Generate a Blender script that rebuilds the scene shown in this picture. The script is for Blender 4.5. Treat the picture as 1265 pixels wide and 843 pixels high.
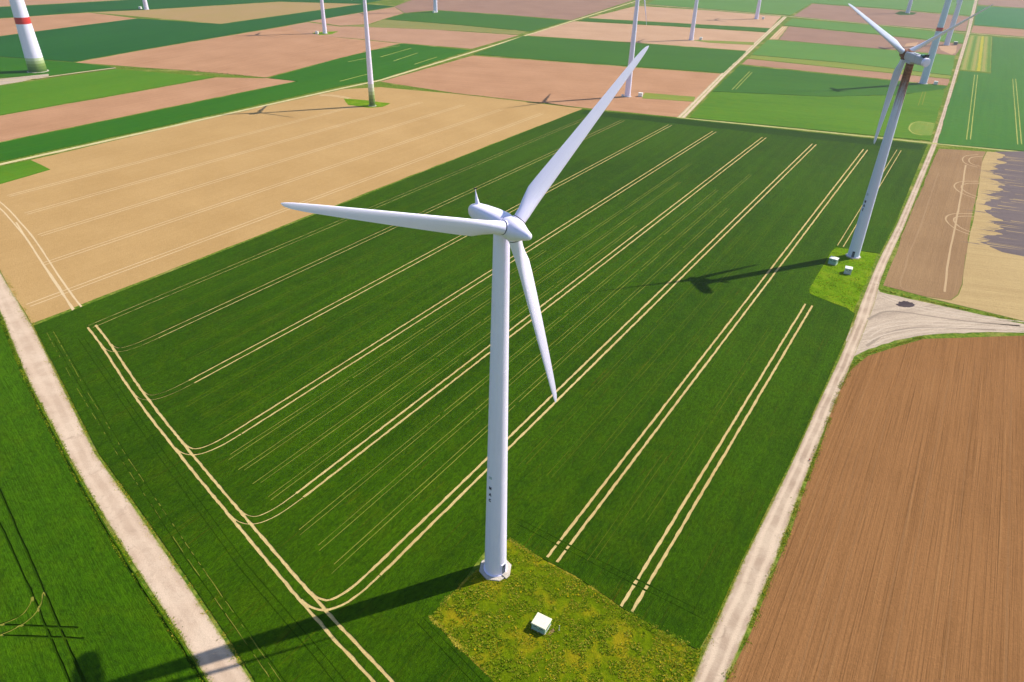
import bpy, bmesh, math, random
from mathutils import Vector, Matrix
from mathutils.geometry import delaunay_2d_cdt
R = math.radians
for o in list(bpy.data.objects): bpy.data.objects.remove(o)
scene = bpy.context.scene
COL = scene.collection
rnd = random.Random(7)

# ------------------------------------------------------------------ camera, sky, sun, exposure
cam = bpy.data.cameras.new('camera'); cam_o = bpy.data.objects.new('camera', cam); COL.objects.link(cam_o)
cam.sensor_width = 36.0; cam.lens = 24.958; cam.clip_start = 0.5; cam.clip_end = 30000
cam_o.matrix_world = Matrix(((0.999577, -0.029087, 0.0, 0), (0.014969, 0.51442, -0.857408, 0), (0.02494, 0.857045, 0.514638, 100.0), (0, 0, 0, 1)))
scene.camera = cam_o
SUN_AZ, SUN_EL = R(23.4), R(45.3)
w = bpy.data.worlds.new('World'); scene.world = w; w.use_nodes = True
nt = w.node_tree; nt.nodes.clear()
sky = nt.nodes.new('ShaderNodeTexSky'); sky.sky_type = 'NISHITA'; sky.sun_disc = False
sky.sun_elevation = SUN_EL; sky.sun_rotation = R(90) - SUN_AZ
sky.air_density = 1.0; sky.dust_density = 0.3; sky.ozone_density = 2.5
bg = nt.nodes.new('ShaderNodeBackground'); bg.inputs[1].default_value = 0.12
wo = nt.nodes.new('ShaderNodeOutputWorld')
nt.links.new(sky.outputs[0], bg.inputs[0]); nt.links.new(bg.outputs[0], wo.inputs[0])
sun = bpy.data.lights.new('sun', 'SUN'); sun.energy = 5.0; sun.angle = R(0.53); sun.color = (1.0, 0.93, 0.82)
sun_o = bpy.data.objects.new('sun', sun); COL.objects.link(sun_o)
d = Vector((math.cos(SUN_EL)*math.cos(SUN_AZ), math.cos(SUN_EL)*math.sin(SUN_AZ), math.sin(SUN_EL)))
sun_o.location = d*400; sun_o.rotation_euler = d.to_track_quat('Z', 'Y').to_euler()
scene.view_settings.view_transform = 'Standard'; scene.view_settings.look = 'None'
scene.view_settings.exposure = 0.5; scene.view_settings.gamma = 1.0
scene.render.engine = 'CYCLES'

# ------------------------------------------------------------------ materials
def lin(c):
    f = lambda v: v/12.92 if v <= 0.04045 else ((v+0.055)/1.055)**2.4
    return tuple(f(x/255) for x in c)
def scl(c, k): return tuple(x*k for x in lin(c))
class NB:
    def __init__(s, name):
        s.m = bpy.data.materials.new(name); s.m.use_nodes = True; s.t = s.m.node_tree; s.t.nodes.clear()
        s.o = s.t.nodes.new('ShaderNodeOutputMaterial'); s.b = s.t.nodes.new('ShaderNodeBsdfPrincipled')
        s.t.links.new(s.b.outputs[0], s.o.inputs[0]); s.b.inputs['Roughness'].default_value = 0.9
        s.b.inputs['Specular IOR Level'].default_value = 0.0
        s.co = s.t.nodes.new('ShaderNodeTexCoord')
    def n(s, t, **k):
        x = s.t.nodes.new(t)
        for a, b in k.items(): setattr(x, a, b)
        return x
    def l(s, a, b): s.t.links.new(a, b)
    def mapped(s, scale=(1, 1, 1), src='Object', rot=0):
        m = s.n('ShaderNodeMapping'); m.inputs['Scale'].default_value = scale; m.inputs['Rotation'].default_value = (0, 0, rot)
        s.l(s.co.outputs[src], m.inputs[0]); return m.outputs[0]
    def noise(s, scale, detail=3, vec=None, rough=0.55, dist=0):
        x = s.n('ShaderNodeTexNoise'); x.inputs['Scale'].default_value = scale; x.inputs['Detail'].default_value = detail
        x.inputs['Roughness'].default_value = rough; x.inputs['Distortion'].default_value = dist
        s.l(vec if vec is not None else s.co.outputs['Object'], x.inputs['Vector']); return x.outputs['Fac']
    def ramp(s, fac, lo, hi):
        x = s.n('ShaderNodeMapRange', interpolation_type='SMOOTHSTEP'); x.inputs['From Min'].default_value = lo; x.inputs['From Max'].default_value = hi
        s.l(fac, x.inputs['Value']); return x.outputs['Result']
    def mix(s, fac, a, b, mode='MIX'):
        x = s.n('ShaderNodeMix', data_type='RGBA', blend_type=mode)
        if isinstance(fac, (int, float)): x.inputs[0].default_value = fac
        else: s.l(fac, x.inputs[0])
        for v, i in ((a, 6), (b, 7)):
            if isinstance(v, tuple): x.inputs[i].default_value = (*v, 1)
            else: s.l(v, x.inputs[i])
        return x.outputs[2]
    def math(s, op, a, b=0.0):
        x = s.n('ShaderNodeMath', operation=op)
        for v, i in ((a, 0), (b, 1)):
            if isinstance(v, (int, float)): x.inputs[i].default_value = v
            else: s.l(v, x.inputs[i])
        return x.outputs[0]
    def bump(s, h, strength, dist):
        x = s.n('ShaderNodeBump'); x.inputs['Strength'].default_value = strength; x.inputs['Distance'].default_value = dist
        s.l(h, x.inputs['Height']); s.l(x.outputs[0], s.b.inputs['Normal'])
    def col(s, c):
        if isinstance(c, tuple): s.b.inputs['Base Color'].default_value = (*c, 1)
        else: s.l(c, s.b.inputs['Base Color'])

def crop_mat(name, dark, light, gap, gapamt=0.35, near=True, patch=0.5):
    """cereal canopy: drill-row streaks along local x, patches of vigour, leaf-scale mottling"""
    k = NB(name); da, li, ga = scl(dark, .66), scl(light, .66), scl(gap, .66)
    big = k.noise(0.018, 3, k.mapped((0.5, 1, 1))); mid = k.noise(0.22, 4)
    st = k.noise(1.0, 3, k.mapped((0.012, 0.42, 1)), 0.6); st2 = k.noise(1.0, 2, k.mapped((0.03, 2.2, 1)), 0.6)
    f = k.math('ADD', k.math('MULTIPLY', big, patch), k.math('ADD', k.math('MULTIPLY', st, 0.45), k.math('MULTIPLY', mid, 0.22)))
    c = k.mix(k.ramp(f, 0.30, 0.85), da, li)
    pt = k.noise(0.14, 5, None, 0.65, 0.6)
    c = k.mix(k.math('MULTIPLY', k.ramp(pt, 0.46, 0.66), 0.40), c, (li[0]*1.12, li[1]*0.86, li[2]*0.4))
    c = k.mix(k.math('MULTIPLY', k.ramp(k.noise(0.33, 4, k.mapped((0.6, 1.2, 1)), 0.65), 0.55, 0.72), 0.40), c, (da[0]*.6, da[1]*.85, da[2]))
    g = k.math('MULTIPLY', k.ramp(st2, 0.58, 0.74), gapamt)
    g = k.math('MULTIPLY', g, k.ramp(k.noise(0.12, 3), 0.40, 0.65))
    c = k.mix(g, c, ga)
    if near:
        fn = k.noise(1.25, 6, k.mapped((0.75, 1.3, 1)), 0.78); leaf = k.noise(4.2, 3, None, 0.8); row = k.noise(1.0, 2, k.mapped((0.05, 3.6, 1)), 0.6)
        c = k.mix(k.ramp(fn, 0.30, 0.66), k.mix(0.62, c, (0.006, 0.019, 0.001)), c)
        c = k.mix(k.math('MULTIPLY', k.ramp(row, 0.50, 0.70), 0.30), c, k.mix(0.5, c, (0.010, 0.020, 0.001)))
        c = k.mix(k.math('MULTIPLY', k.ramp(leaf, 0.56, 0.76), 0.65), c, (li[0]*1.7, li[1]*1.5, li[2]*1.6))
        c = k.mix(k.math('MULTIPLY', k.ramp(k.noise(0.55, 6, None, 0.85), 0.67, 0.75), 0.5), c, ga)
        h = k.math('ADD', k.math('MULTIPLY', fn, 0.8), k.math('MULTIPLY', leaf, 0.4))
        h = k.math('ADD', h, k.math('MULTIPLY', row, 0.4))
        k.bump(h, 1.0, 0.5)
    else:
        k.bump(k.math('ADD', mid, st), 0.5, 0.4)
    k.b.inputs['Roughness'].default_value = 0.75; k.b.inputs['Specular IOR Level'].default_value = 0.02
    k.col(c); return k.m

def soil_mat(name, a, b, streak=0.5, fine=1.0, line=None):
    """bare tilled or stubble ground, passes along local x"""
    k = NB(name); ca, cb = scl(a, .76), scl(b, .76)
    big = k.noise(0.03, 4); st = k.noise(1.0, 3, k.mapped((0.006, 0.35, 1)), 0.55); st2 = k.noise(1.0, 2, k.mapped((0.02, 1.7, 1)), 0.6)
    mid = k.noise(0.5, 5, None, 0.65); fn = k.noise(1.7, 6, None, 0.8)
    f = k.math('ADD', k.math('MULTIPLY', big, 0.5), k.math('ADD', k.math('MULTIPLY', st, streak*0.6), k.math('ADD', k.math('MULTIPLY', st2, streak*0.35), k.math('MULTIPLY', mid, 0.3))))
    c = k.mix(k.ramp(f, 0.25+0.2*streak, 0.75+0.25*streak), ca, cb)
    c = k.mix(k.math('MULTIPLY', k.ramp(fn, 0.30, 0.75), 0.22*fine), c, tuple(x*0.45 for x in ca))
    c = k.mix(k.math('MULTIPLY', k.ramp(fn, 0.60, 0.78), 0.25*fine), c, tuple(min(0.8, x*1.5) for x in cb))
    if line:
        c = k.mix(k.math('MULTIPLY', k.ramp(st2, 0.60, 0.72), 0.35), c, scl(line, .76))
    row = k.noise(1.0, 2, k.mapped((0.03, 4.5, 1)), 0.6); gr = k.noise(3.2, 4, None, 0.85)
    c = k.mix(k.math('MULTIPLY', k.ramp(row, 0.50, 0.72), 0.30*streak), c, tuple(x*0.55 for x in ca))
    c = k.mix(k.math('MULTIPLY', k.ramp(gr, 0.52, 0.74), 0.30*fine), c, tuple(x*0.5 for x in ca))
    c = k.mix(k.math('MULTIPLY', k.ramp(gr, 0.44, 0.28), 0.28*fine), c, tuple(min(0.75, x*1.4) for x in cb))
    k.bump(k.math('ADD', k.math('ADD', fn, k.math('MULTIPLY', gr, 0.5)), k.math('MULTIPLY', k.math('ADD', st2, row), streak)), 0.9, 0.22)
    k.b.inputs['Roughness'].default_value = 1.0
    k.col(c); return k.m

def road_mat(name, a, b, tracks=0.5, green=None):
    """crushed-stone farm track; UV.x runs across 0..1, UV.y along in metres: compacted wheel paths are paler"""
    k = NB(name); ca, cb = scl(a, .78), scl(b, .78)
    sx = k.n('ShaderNodeSeparateXYZ'); k.l(k.co.outputs['UV'], sx.inputs[0])
    wob = k.math('MULTIPLY', k.math('SUBTRACT', k.noise(0.10, 2), 0.5), 0.22)
    u = k.math('ADD', sx.outputs[0], wob)
    dd = k.math('ABSOLUTE', k.math('SUBTRACT', k.math('ABSOLUTE', k.math('SUBTRACT', u, 0.5)), 0.23))
    wt = k.math('SUBTRACT', 1.0, k.ramp(dd, 0.03, 0.15))
    big = k.noise(0.13, 5, None, 0.6); fn = k.noise(3.0, 5, None, 0.75)
    c = k.mix(k.ramp(big, 0.36, 0.66), ca, cb)
    c = k.mix(k.math('MULTIPLY', wt, tracks), c, tuple(min(0.8, x*1.22) for x in cb))
    c = k.mix(k.math('MULTIPLY', k.ramp(fn, 0.50, 0.80), 0.35), c, tuple(x*0.5 for x in ca))
    if green:
        mid = k.math('SUBTRACT', 1.0, k.ramp(k.math('ABSOLUTE', k.math('SUBTRACT', u, 0.5)), 0.04, 0.15))
        c = k.mix(k.math('MULTIPLY', mid, k.ramp(k.noise(0.5, 4), 0.35, 0.55)), c, lin(green))
    e = k.ramp(k.math('ADD', k.math('ABSOLUTE', k.math('SUBTRACT', sx.outputs[0], 0.5)), k.math('MULTIPLY', k.math('SUBTRACT', k.noise(0.9, 5, None, 0.7), 0.5), 0.28)), 0.42, 0.50)
    c = k.mix(k.math('MULTIPLY', e, 0.8), c, lin((128, 128, 62)))
    pot = k.noise(0.32, 5, None, 0.7, 0.8)
    c = k.mix(k.math('MULTIPLY', k.ramp(pot, 0.56, 0.70), 0.42), c, tuple(x*0.62 for x in ca))
    c = k.mix(k.math('MULTIPLY', k.ramp(k.noise(5.0, 3, None, 0.8), 0.58, 0.76), 0.4), c, tuple(x*0.55 for x in ca))
    k.bump(k.math('ADD', fn, pot), 0.7, 0.10); k.b.inputs['Roughness'].default_value = 1.0
    k.col(c); return k.m

def grass_mat(name, a, b, yellow, ya=0.5):
    k = NB(name); big = k.noise(0.16, 4); mid = k.noise(1.3, 5, None, 0.7); fn = k.noise(6, 3, None, 0.7)
    c = k.mix(k.ramp(k.math('ADD', k.math('MULTIPLY', big, 0.6), k.math('MULTIPLY', mid, 0.5)), 0.35, 0.75), lin(a), lin(b))
    c = k.mix(k.math('MULTIPLY', k.ramp(big, 0.48, 0.68), ya), c, lin(yellow))
    c = k.mix(k.math('MULTIPLY', k.ramp(fn, 0.3, 0.7), 0.4), c, tuple(x*0.4 for x in lin(a)))
    k.bump(k.math('ADD', mid, k.math('MULTIPLY', fn, 0.5)), 1.0, 0.3); k.col(c); return k.m

def paint_mat(name, c, dirt=0.12, rough=0.38, spec=0.4, dirtcol=(120, 112, 95)):
    k = NB(name); st = k.noise(1.0, 4, k.mapped((2.2, 2.2, 0.10)), 0.6); bl = k.noise(0.5, 4)
    f = k.math('MULTIPLY', k.ramp(k.math('ADD', k.math('MULTIPLY', st, 0.7), k.math('MULTIPLY', bl, 0.3)), 0.46, 0.75), dirt)
    k.col(k.mix(f, lin(c), lin(dirtcol))); k.b.inputs['Roughness'].default_value = rough; k.b.inputs['Specular IOR Level'].default_value = spec
    return k.m

def rust_mat(name, c, z0, z1, amount=1.0):
    """white paint with rust running down from z1 (heavy) to z0 (none), in vertical streaks"""
    k = NB(name); sx = k.n('ShaderNodeSeparateXYZ'); k.l(k.co.outputs['Object'], sx.inputs[0])
    st = k.noise(1.0, 4, k.mapped((1.6, 1.6, 0.09)), 0.65); bl = k.noise(1.4, 4, None, 0.7)
    g = k.n('ShaderNodeMapRange'); g.inputs['From Min'].default_value = z0; g.inputs['From Max'].default_value = z1; k.l(sx.outputs[2], g.inputs['Value'])
    f = k.math('ADD', k.math('MULTIPLY', g.outputs[0], 0.9), k.math('SUBTRACT', k.math('MULTIPLY', st, 0.9), 0.55))
    m = k.math('MULTIPLY', k.ramp(f, 0.20, 0.62), amount)
    r = k.mix(k.ramp(bl, 0.35, 0.7), lin((104, 62, 38)), lin((150, 104, 70)))
    k.col(k.mix(m, lin(c), r)); k.b.inputs['Roughness'].default_value = 0.6; return k.m

def flat_mat(name, c, rough=0.6, metal=0.0):
    k = NB(name); f = k.noise(3.0, 4, None, 0.6)
    k.col(k.mix(k.math('MULTIPLY', k.ramp(f, 0.4, 0.7), 0.25), lin(c), tuple(x*0.6 for x in lin(c))))
    k.b.inputs['Roughness'].default_value = rough; k.b.inputs['Metallic'].default_value = metal; return k.m

def tuft_mat(name):
    k = NB(name); a = k.n('ShaderNodeAttribute', attribute_name='tint'); n = k.noise(0.9, 3)
    k.col(k.mix(k.math('MULTIPLY', n, 0.3), a.outputs['Color'], tuple((0.02, 0.05, 0.004)))); k.b.inputs['Roughness'].default_value = 0.7
    return k.m

def ground_mat():
    k = NB('verge_ground'); n1 = k.noise(0.07, 4); n2 = k.noise(0.9, 5, None, 0.7)
    c = k.mix(k.ramp(n2, 0.35, 0.7), lin((62, 92, 20)), lin((122, 132, 50)))
    c = k.mix(k.math('MULTIPLY', k.ramp(n1, 0.5, 0.7), 0.5), c, lin((165, 146, 90)))
    v = k.n('ShaderNodeTexVoronoi', distance='CHEBYCHEV'); v.inputs['Scale'].default_value = 1.0; v.inputs['Randomness'].default_value = 0.75
    k.l(k.mapped((0.0025, 0.0075, 1), rot=R(-58)), v.inputs['Vector'])
    s = k.n('ShaderNodeSeparateColor'); k.l(v.outputs['Color'], s.inputs[0])
    r = k.n('ShaderNodeValToRGB'); r.color_ramp.interpolation = 'CONSTANT'
    for i, (p, cc) in enumerate(((0, (64, 120, 40)), (0.25, (176, 132, 100)), (0.5, (48, 98, 40)), (0.7, (196, 156, 118)), (0.85, (90, 140, 50)))):
        e = r.color_ramp.elements[0] if i == 0 else r.color_ramp.elements.new(p)
        e.position = p; e.color = (*lin(cc), 1)
    k.l(s.outputs[0], r.inputs[0])
    ln = k.n('ShaderNodeVectorMath', operation='LENGTH'); k.l(k.co.outputs['Object'], ln.inputs[0])
    k.col(k.mix(k.ramp(ln.outputs['Value'], 1500, 1502), c, r.outputs[0])); k.bump(n2, 0.8, 0.2); return k.m

M = {}
M['ground'] = ground_mat()
M['wheat'] = crop_mat('wheat_crop', (47, 83, 2), (80, 122, 2), (116, 92, 20), 0.5)
M['wheat_left'] = crop_mat('young_crop', (62, 106, 4), (90, 138, 8), (60, 90, 10), 0.1)
M['furrow'] = grass_mat('furrow_floor', (36, 62, 4), (50, 82, 6), (66, 76, 12), 0.3)
M['sparse'] = soil_mat('sparse_row', (136, 142, 54), (172, 160, 80), 0.3)
M['sparse_r'] = soil_mat('sparse_row_far', (160, 168, 80), (196, 190, 110), 0.3)
M['track_soil'] = soil_mat('tramline_soil', (206, 176, 112), (236, 210, 148), 0.4)
M['tan'] = soil_mat('stubble', (190, 152, 98), (212, 174, 118), 0.25, 1.3)
M['tan_track'] = soil_mat('stubble_track', (224, 196, 152), (236, 210, 170), 0.2, 0.5)
M['tan_far'] = soil_mat('stubble_far', (196, 160, 120), (210, 176, 136), 0.4)
M['straw'] = soil_mat('straw_stubble', (182, 152, 106), (208, 180, 128), 0.8, 1.2, line=(222, 198, 150))
M['plough'] = soil_mat('ploughed_soil', (130, 90, 54), (168, 120, 76), 1.1, 1.3, line=(178, 134, 88))
M['plough_line'] = soil_mat('ploughed_ridge', (150, 108, 70), (168, 124, 82), 0.3)
M['tilled'] = soil_mat('tilled_soil', (150, 118, 86), (176, 142, 104), 0.5, 1.2)
M['brown_mid'] = soil_mat('dry_soil_pink', (172, 126, 92), (204, 156, 120), 0.6, 0.6)
M['brown_mid2'] = soil_mat('dry_soil_rose', (172, 130, 102), (200, 156, 126), 0.6, 0.6)
M['brown_lt'] = soil_mat('dry_soil_pale', (188, 148, 116), (212, 172, 140), 0.6, 0.6)
M['brown_far'] = soil_mat('dry_soil_grey', (164, 122, 98), (190, 148, 120), 0.6, 0.6)
M['brown_far2'] = soil_mat('dry_soil_dull', (148, 114, 98), (174, 138, 118), 0.6, 0.6)
M['olive_brown'] = soil_mat('thin_cover', (170, 150, 88), (182, 148, 106), 0.6, 0.5)
M['green_r'] = crop_mat('crop_right', (60, 116, 40), (78, 132, 44), (120, 140, 60), 0.15, False)
M['green_b'] = crop_mat('crop_bluish', (50, 118, 56), (62, 130, 60), (120, 140, 60), 0.1, False)
M['green_y'] = crop_mat('crop_yellowish', (74, 122, 20), (102, 146, 28), (130, 150, 60), 0.2, False)
M['green_y2'] = crop_mat('crop_fresh', (88, 138, 54), (106, 150, 62), (140, 150, 70), 0.2, False)
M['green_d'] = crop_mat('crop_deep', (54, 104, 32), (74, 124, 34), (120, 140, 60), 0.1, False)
M['green_m'] = crop_mat('crop_mid', (58, 108, 32), (74, 122, 36), (120, 130, 60), 0.1, False)
M['green_lb'] = crop_mat('crop_band', (44, 104, 16), (64, 122, 22), (130, 140, 50), 0.2, False)
M['green_lb2'] = crop_mat('crop_band_light', (78, 130, 20), (100, 146, 32), (140, 150, 60), 0.2, False)
M['green_db'] = crop_mat('crop_blue_green', (34, 92, 36), (48, 108, 40), (90, 110, 60), 0.1, False)
M['green_olive'] = crop_mat('thin_crop', (124, 146, 52), (152, 160, 70), (180, 150, 100), 0.5, False)
M['green_olive2'] = crop_mat('thin_crop_fringe', (132, 142, 70), (160, 152, 90), (190, 150, 110), 0.5, False)
M['green_circle'] = crop_mat('rounded_patch', (112, 150, 50), (142, 160, 70), (180, 160, 100), 0.4, False)
M['stripe_base'] = crop_mat('trial_plot', (130, 152, 60), (146, 160, 70), (170, 160, 90), 0.3, False)
M['stripe_y'] = crop_mat('trial_strip_yellow', (184, 178, 40), (196, 186, 56), (190, 170, 80), 0.2, False)
M['stripe_g'] = crop_mat('trial_strip_green', (96, 136, 46), (110, 146, 52), (150, 150, 80), 0.2, False)
M['stripe_t'] = crop_mat('trial_strip_tan', (160, 160, 80), (172, 166, 92), (190, 160, 100), 0.3, False)
M['road_r'] = road_mat('stone_road', (176, 152, 130), (204, 182, 158), 0.6)
M['road_l'] = road_mat('stone_road_wide', (196, 170, 146), (214, 190, 166), 0.25)
M['track'] = road_mat('sandy_track', (206, 186, 138), (220, 202, 158), 0.4, (150, 156, 84))
M['track_far'] = road_mat('pale_track', (196, 172, 142), (214, 192, 162), 0.5, (150, 150, 96))
M['track_grass'] = road_mat('grassy_track', (168, 166, 100), (196, 184, 128), 0.4, (120, 146, 60))
M['near_grass'] = grass_mat('rough_grass', (80, 100, 6), (116, 132, 12), (156, 132, 24), 0.7)
M['far_grass'] = grass_mat('short_grass', (88, 124, 10), (118, 150, 20), (140, 146, 40), 0.4)
M['dark_grass'] = grass_mat('weedy_grass', (40, 76, 30), (60, 100, 36), (90, 110, 50), 0.3)
M['junction'] = soil_mat('gravel', (148, 130, 114), (222, 200, 176), 0.9, 1.6)
M['dark_soil'] = soil_mat('dark_wet_soil', (104, 94, 98), (132, 118, 116), 0.9, 1.0, line=(158, 136, 112))
M['tuft'] = tuft_mat('grass_blades')
M['white'] = paint_mat('tower_paint', (238, 230, 252), 0.08)
M['white_cool'] = paint_mat('tower_paint_grey', (208, 212, 230), 0.2)
M['rust_tower'] = rust_mat('stained_tower', (208, 212, 230), 38, 66)
M['weathered'] = paint_mat('weathered_panel', (178, 180, 190), 0.55, dirtcol=(120, 88, 66))
M['rust'] = paint_mat('rusty_steel', (120, 74, 52), 0.6, 0.8, 0.2, (160, 140, 130))
M['teal'] = flat_mat('teal_cover', (86, 130, 134))
M['concrete'] = paint_mat('concrete', (186, 176, 164), 0.5, 0.9, 0.1)
M['dark_metal'] = flat_mat('dark_metal', (52, 54, 60), 0.5)
M['door_grey'] = flat_mat('door_paint', (92, 98, 112), 0.5)
M['letter_black'] = flat_mat('letter_paint', (22, 24, 34), 0.5)
M['emblem_grey'] = flat_mat('emblem_paint', (176, 188, 194), 0.5)
M['red_band'] = paint_mat('red_band', (206, 52, 44), 0.15)
for i, c in enumerate(((84, 112, 48), (104, 130, 60), (130, 152, 82), (164, 180, 122), (194, 204, 166), (212, 218, 198))): M['ring%d' % i] = paint_mat('foot_ring_%d' % i, c, 0.1)
M['kiosk_green'] = paint_mat('kiosk_wall_green', (150, 184, 166), 0.25)
M['kiosk_roof'] = paint_mat('kiosk_roof_cream', (226, 220, 186), 0.2, 0.7)
M['kiosk_white'] = paint_mat('kiosk_white', (226, 224, 216), 0.15, 0.6)
M['kiosk_grey'] = paint_mat('kiosk_wall_grey', (196, 200, 196), 0.3)
M['kiosk_dark'] = paint_mat('kiosk_wall_dark', (70, 80, 92), 0.3)
M['louvre'] = flat_mat('louvre', (104, 118, 112), 0.5)
M['post'] = paint_mat('post_paint', (220, 222, 196), 0.2)
M['orange'] = flat_mat('orange_plastic', (224, 96, 34), 0.5)
M['sparse_dim'] = soil_mat('sparse_row_dim', (92, 110, 26), (122, 124, 40), 0.3)
M['tan_track2'] = soil_mat('loop_track', (196, 166, 128), (210, 180, 140), 0.2, 0.5)
M['tan_track3'] = soil_mat('faint_track', (164, 132, 98), (180, 148, 112), 0.2, 0.5)
M['rut_pale'] = soil_mat('wheel_rut_pale', (206, 186, 164), (226, 206, 184), 0.3, 1.0)
M['rut_dark'] = soil_mat('wheel_rut_dark', (156, 140, 124), (184, 166, 146), 0.3, 1.0)
M['ash'] = soil_mat('ash', (70, 62, 68), (112, 98, 98), 0.3, 1.6)
M['wheat_dark'] = crop_mat('wheat_headland', (38, 72, 8), (56, 94, 8), (80, 80, 30), 0.2)
M['sparse_mid'] = soil_mat('sparse_row_mid', (118, 128, 44), (150, 146, 64), 0.3)


# ------------------------------------------------------------------ helpers
def link(name, mesh, mat=None, parent=None):
    o = bpy.data.objects.new(name, mesh); COL.objects.link(o)
    if mat and not mesh.materials: mesh.materials.append(mat)
    if parent: o.parent = parent
    return o
def tag(o, label=None, cat=None, group=None, kind=None):
    if label: o['label'] = label
    if cat: o['category'] = cat
    if group: o['group'] = group
    if kind: o['kind'] = kind
    return o
def mesh_of(name, v, f, smooth=False):
    me = bpy.data.meshes.new(name); me.from_pydata([tuple(p) for p in v], [], f); me.update()
    if smooth: me.polygons.foreach_set('use_smooth', [True]*len(me.polygons))
    return me
def area2(p): return sum(p[i-1][0]*p[i][1]-p[i][0]*p[i-1][1] for i in range(len(p)))/2
def ccw(p): return list(p) if area2(p) > 0 else list(p)[::-1]
def inside(p, poly):
    x, y = p; c = False; j = len(poly)-1
    for i in range(len(poly)):
        xi, yi = poly[i]; xj, yj = poly[j]
        if (yi > y) != (yj > y) and x < (xj-xi)*(y-yi)/(yj-yi)+xi: c = not c
        j = i
    return c
def rough_edge(poly, step, amp, r):
    """an outline with the small unevenness of a field margin"""
    out = []
    for i, a in enumerate(poly):
        b = poly[(i+1) % len(poly)]; L = math.dist(a, b); n = max(1, min(60, int(L/step)))
        tx, ty = (b[0]-a[0])/max(L, 1e-6), (b[1]-a[1])/max(L, 1e-6)
        for k in range(n):
            j = 0 if k == 0 else r.uniform(-amp, amp)
            out.append((a[0]+tx*L*k/n-ty*j, a[1]+ty*L*k/n+tx*j))
    return out
UA = R(58.4)
def uv(u, v): return (u*math.cos(UA)-v*math.sin(UA), u*math.sin(UA)+v*math.cos(UA))
def to_local(pts, c, a): ca, sa = math.cos(-a), math.sin(-a); return [((x-c[0])*ca-(y-c[1])*sa, (x-c[0])*sa+(y-c[1])*ca) for x, y in pts]
def centre(p): return (sum(q[0] for q in p)/len(p), sum(q[1] for q in p)/len(p))

def slab(name, poly, z, mat, angle=0, parent=None, edge=None):
    """a field or pad: flat top at z with sides down to the ground, local x along its rows"""
    poly = ccw(poly)
    if edge: poly = ccw(rough_edge(poly, edge[0], edge[1], rnd))
    c = centre(poly); a = R(angle); lp = to_local(poly, c, a); n = len(lp)
    v2, _, f2, *_ = delaunay_2d_cdt([Vector(p) for p in lp], [(i, (i+1) % n) for i in range(n)], [], 0, 1e-4)
    V = [(p.x, p.y, z) for p in v2]; F = []
    for f in f2:
        x = sum(v2[i].x for i in f)/3; y = sum(v2[i].y for i in f)/3
        if not inside((x, y), lp): continue
        a2 = area2([v2[i] for i in f]); F.append(tuple(f) if a2 > 0 else tuple(f)[::-1])
    m0 = len(V); V += [(x, y, z) for x, y in lp]+[(x, y, -0.05) for x, y in lp]
    F += [(m0+n+i, m0+n+(i+1) % n, m0+(i+1) % n, m0+i) for i in range(n)]
    me = mesh_of(name, V, F)
    o = link(name, me, mat); o.location = (c[0], c[1], 0); o.rotation_euler = (0, 0, a)
    if parent:
        o.parent = parent; o.matrix_parent_inverse = Matrix.LocRotScale(parent.location, parent.rotation_euler, None).inverted()
    return o
def resample(pl, step):
    out = [pl[0]]
    for a, b in zip(pl, pl[1:]):
        L = math.dist(a, b); n = max(1, int(L/step))
        out += [(a[0]+(b[0]-a[0])*k/n, a[1]+(b[1]-a[1])*k/n) for k in range(1, n+1)]
    return out
def smooth_line(pl, it=2):
    for _ in range(it):
        q = [pl[0]]
        for a, b in zip(pl, pl[1:]): q += [(a[0]*.75+b[0]*.25, a[1]*.75+b[1]*.25), (a[0]*.25+b[0]*.75, a[1]*.25+b[1]*.75)]
        pl = q+[pl[-1]]
    return pl
def offset_line(pl, d):
    out = []
    for i, p in enumerate(pl):
        a = pl[max(0, i-1)]; b = pl[min(len(pl)-1, i+1)]; L = math.dist(a, b) or 1
        out.append((p[0]-(b[1]-a[1])/L*d, p[1]+(b[0]-a[0])/L*d))
    return out
def strip_sides(pl, w, step, jit):
    pl = resample(pl, step); l = offset_line(pl, w/2); r = offset_line(pl, -w/2); n = len(pl)
    jl = [rnd.uniform(-jit, jit) for _ in pl]; jr = [rnd.uniform(-jit, jit) for _ in pl]
    mv = lambda p, q, j: (p[0]+(p[0]-q[0])*j, p[1]+(p[1]-q[1])*j)
    return [mv(l[i], pl[i], jl[i]) for i in range(n)], [mv(r[i], pl[i], jr[i]) for i in range(n)]
def strip_mesh(name, sides, z, base=None):
    """ribbons joined into one mesh; UV.x across, UV.y along"""
    V, F, T = [], [], []
    for l, r in sides:
        o = len(V); s = 0
        for i in range(len(l)):
            if i: s += math.dist(l[i], l[i-1])
            V += [(l[i][0], l[i][1], z), (r[i][0], r[i][1], z)]; T += [(0, s), (1, s)]
            if i: F.append((o+2*i-2, o+2*i-1, o+2*i+1, o+2*i))
    me = mesh_of(name, V, F); u = me.uv_layers.new(name='UVMap')
    for lp in me.loops: u.data[lp.index].uv = T[lp.vertex_index]
    return me
def child_strip(name, parent, lines, w, z, mat, step=5, jit=0.2):
    c = parent.location; a = parent.rotation_euler[2]
    sd = [strip_sides(l, w, step, jit) for l in lines]
    sd = [(to_local(l, (c.x, c.y), a), to_local(r, (c.x, c.y), a)) for l, r in sd]
    return link(name, strip_mesh(name, sd, z), mat, parent)
def pair(pl, gauge=2.0): return [offset_line(pl, gauge/2), offset_line(pl, -gauge/2)]

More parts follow.
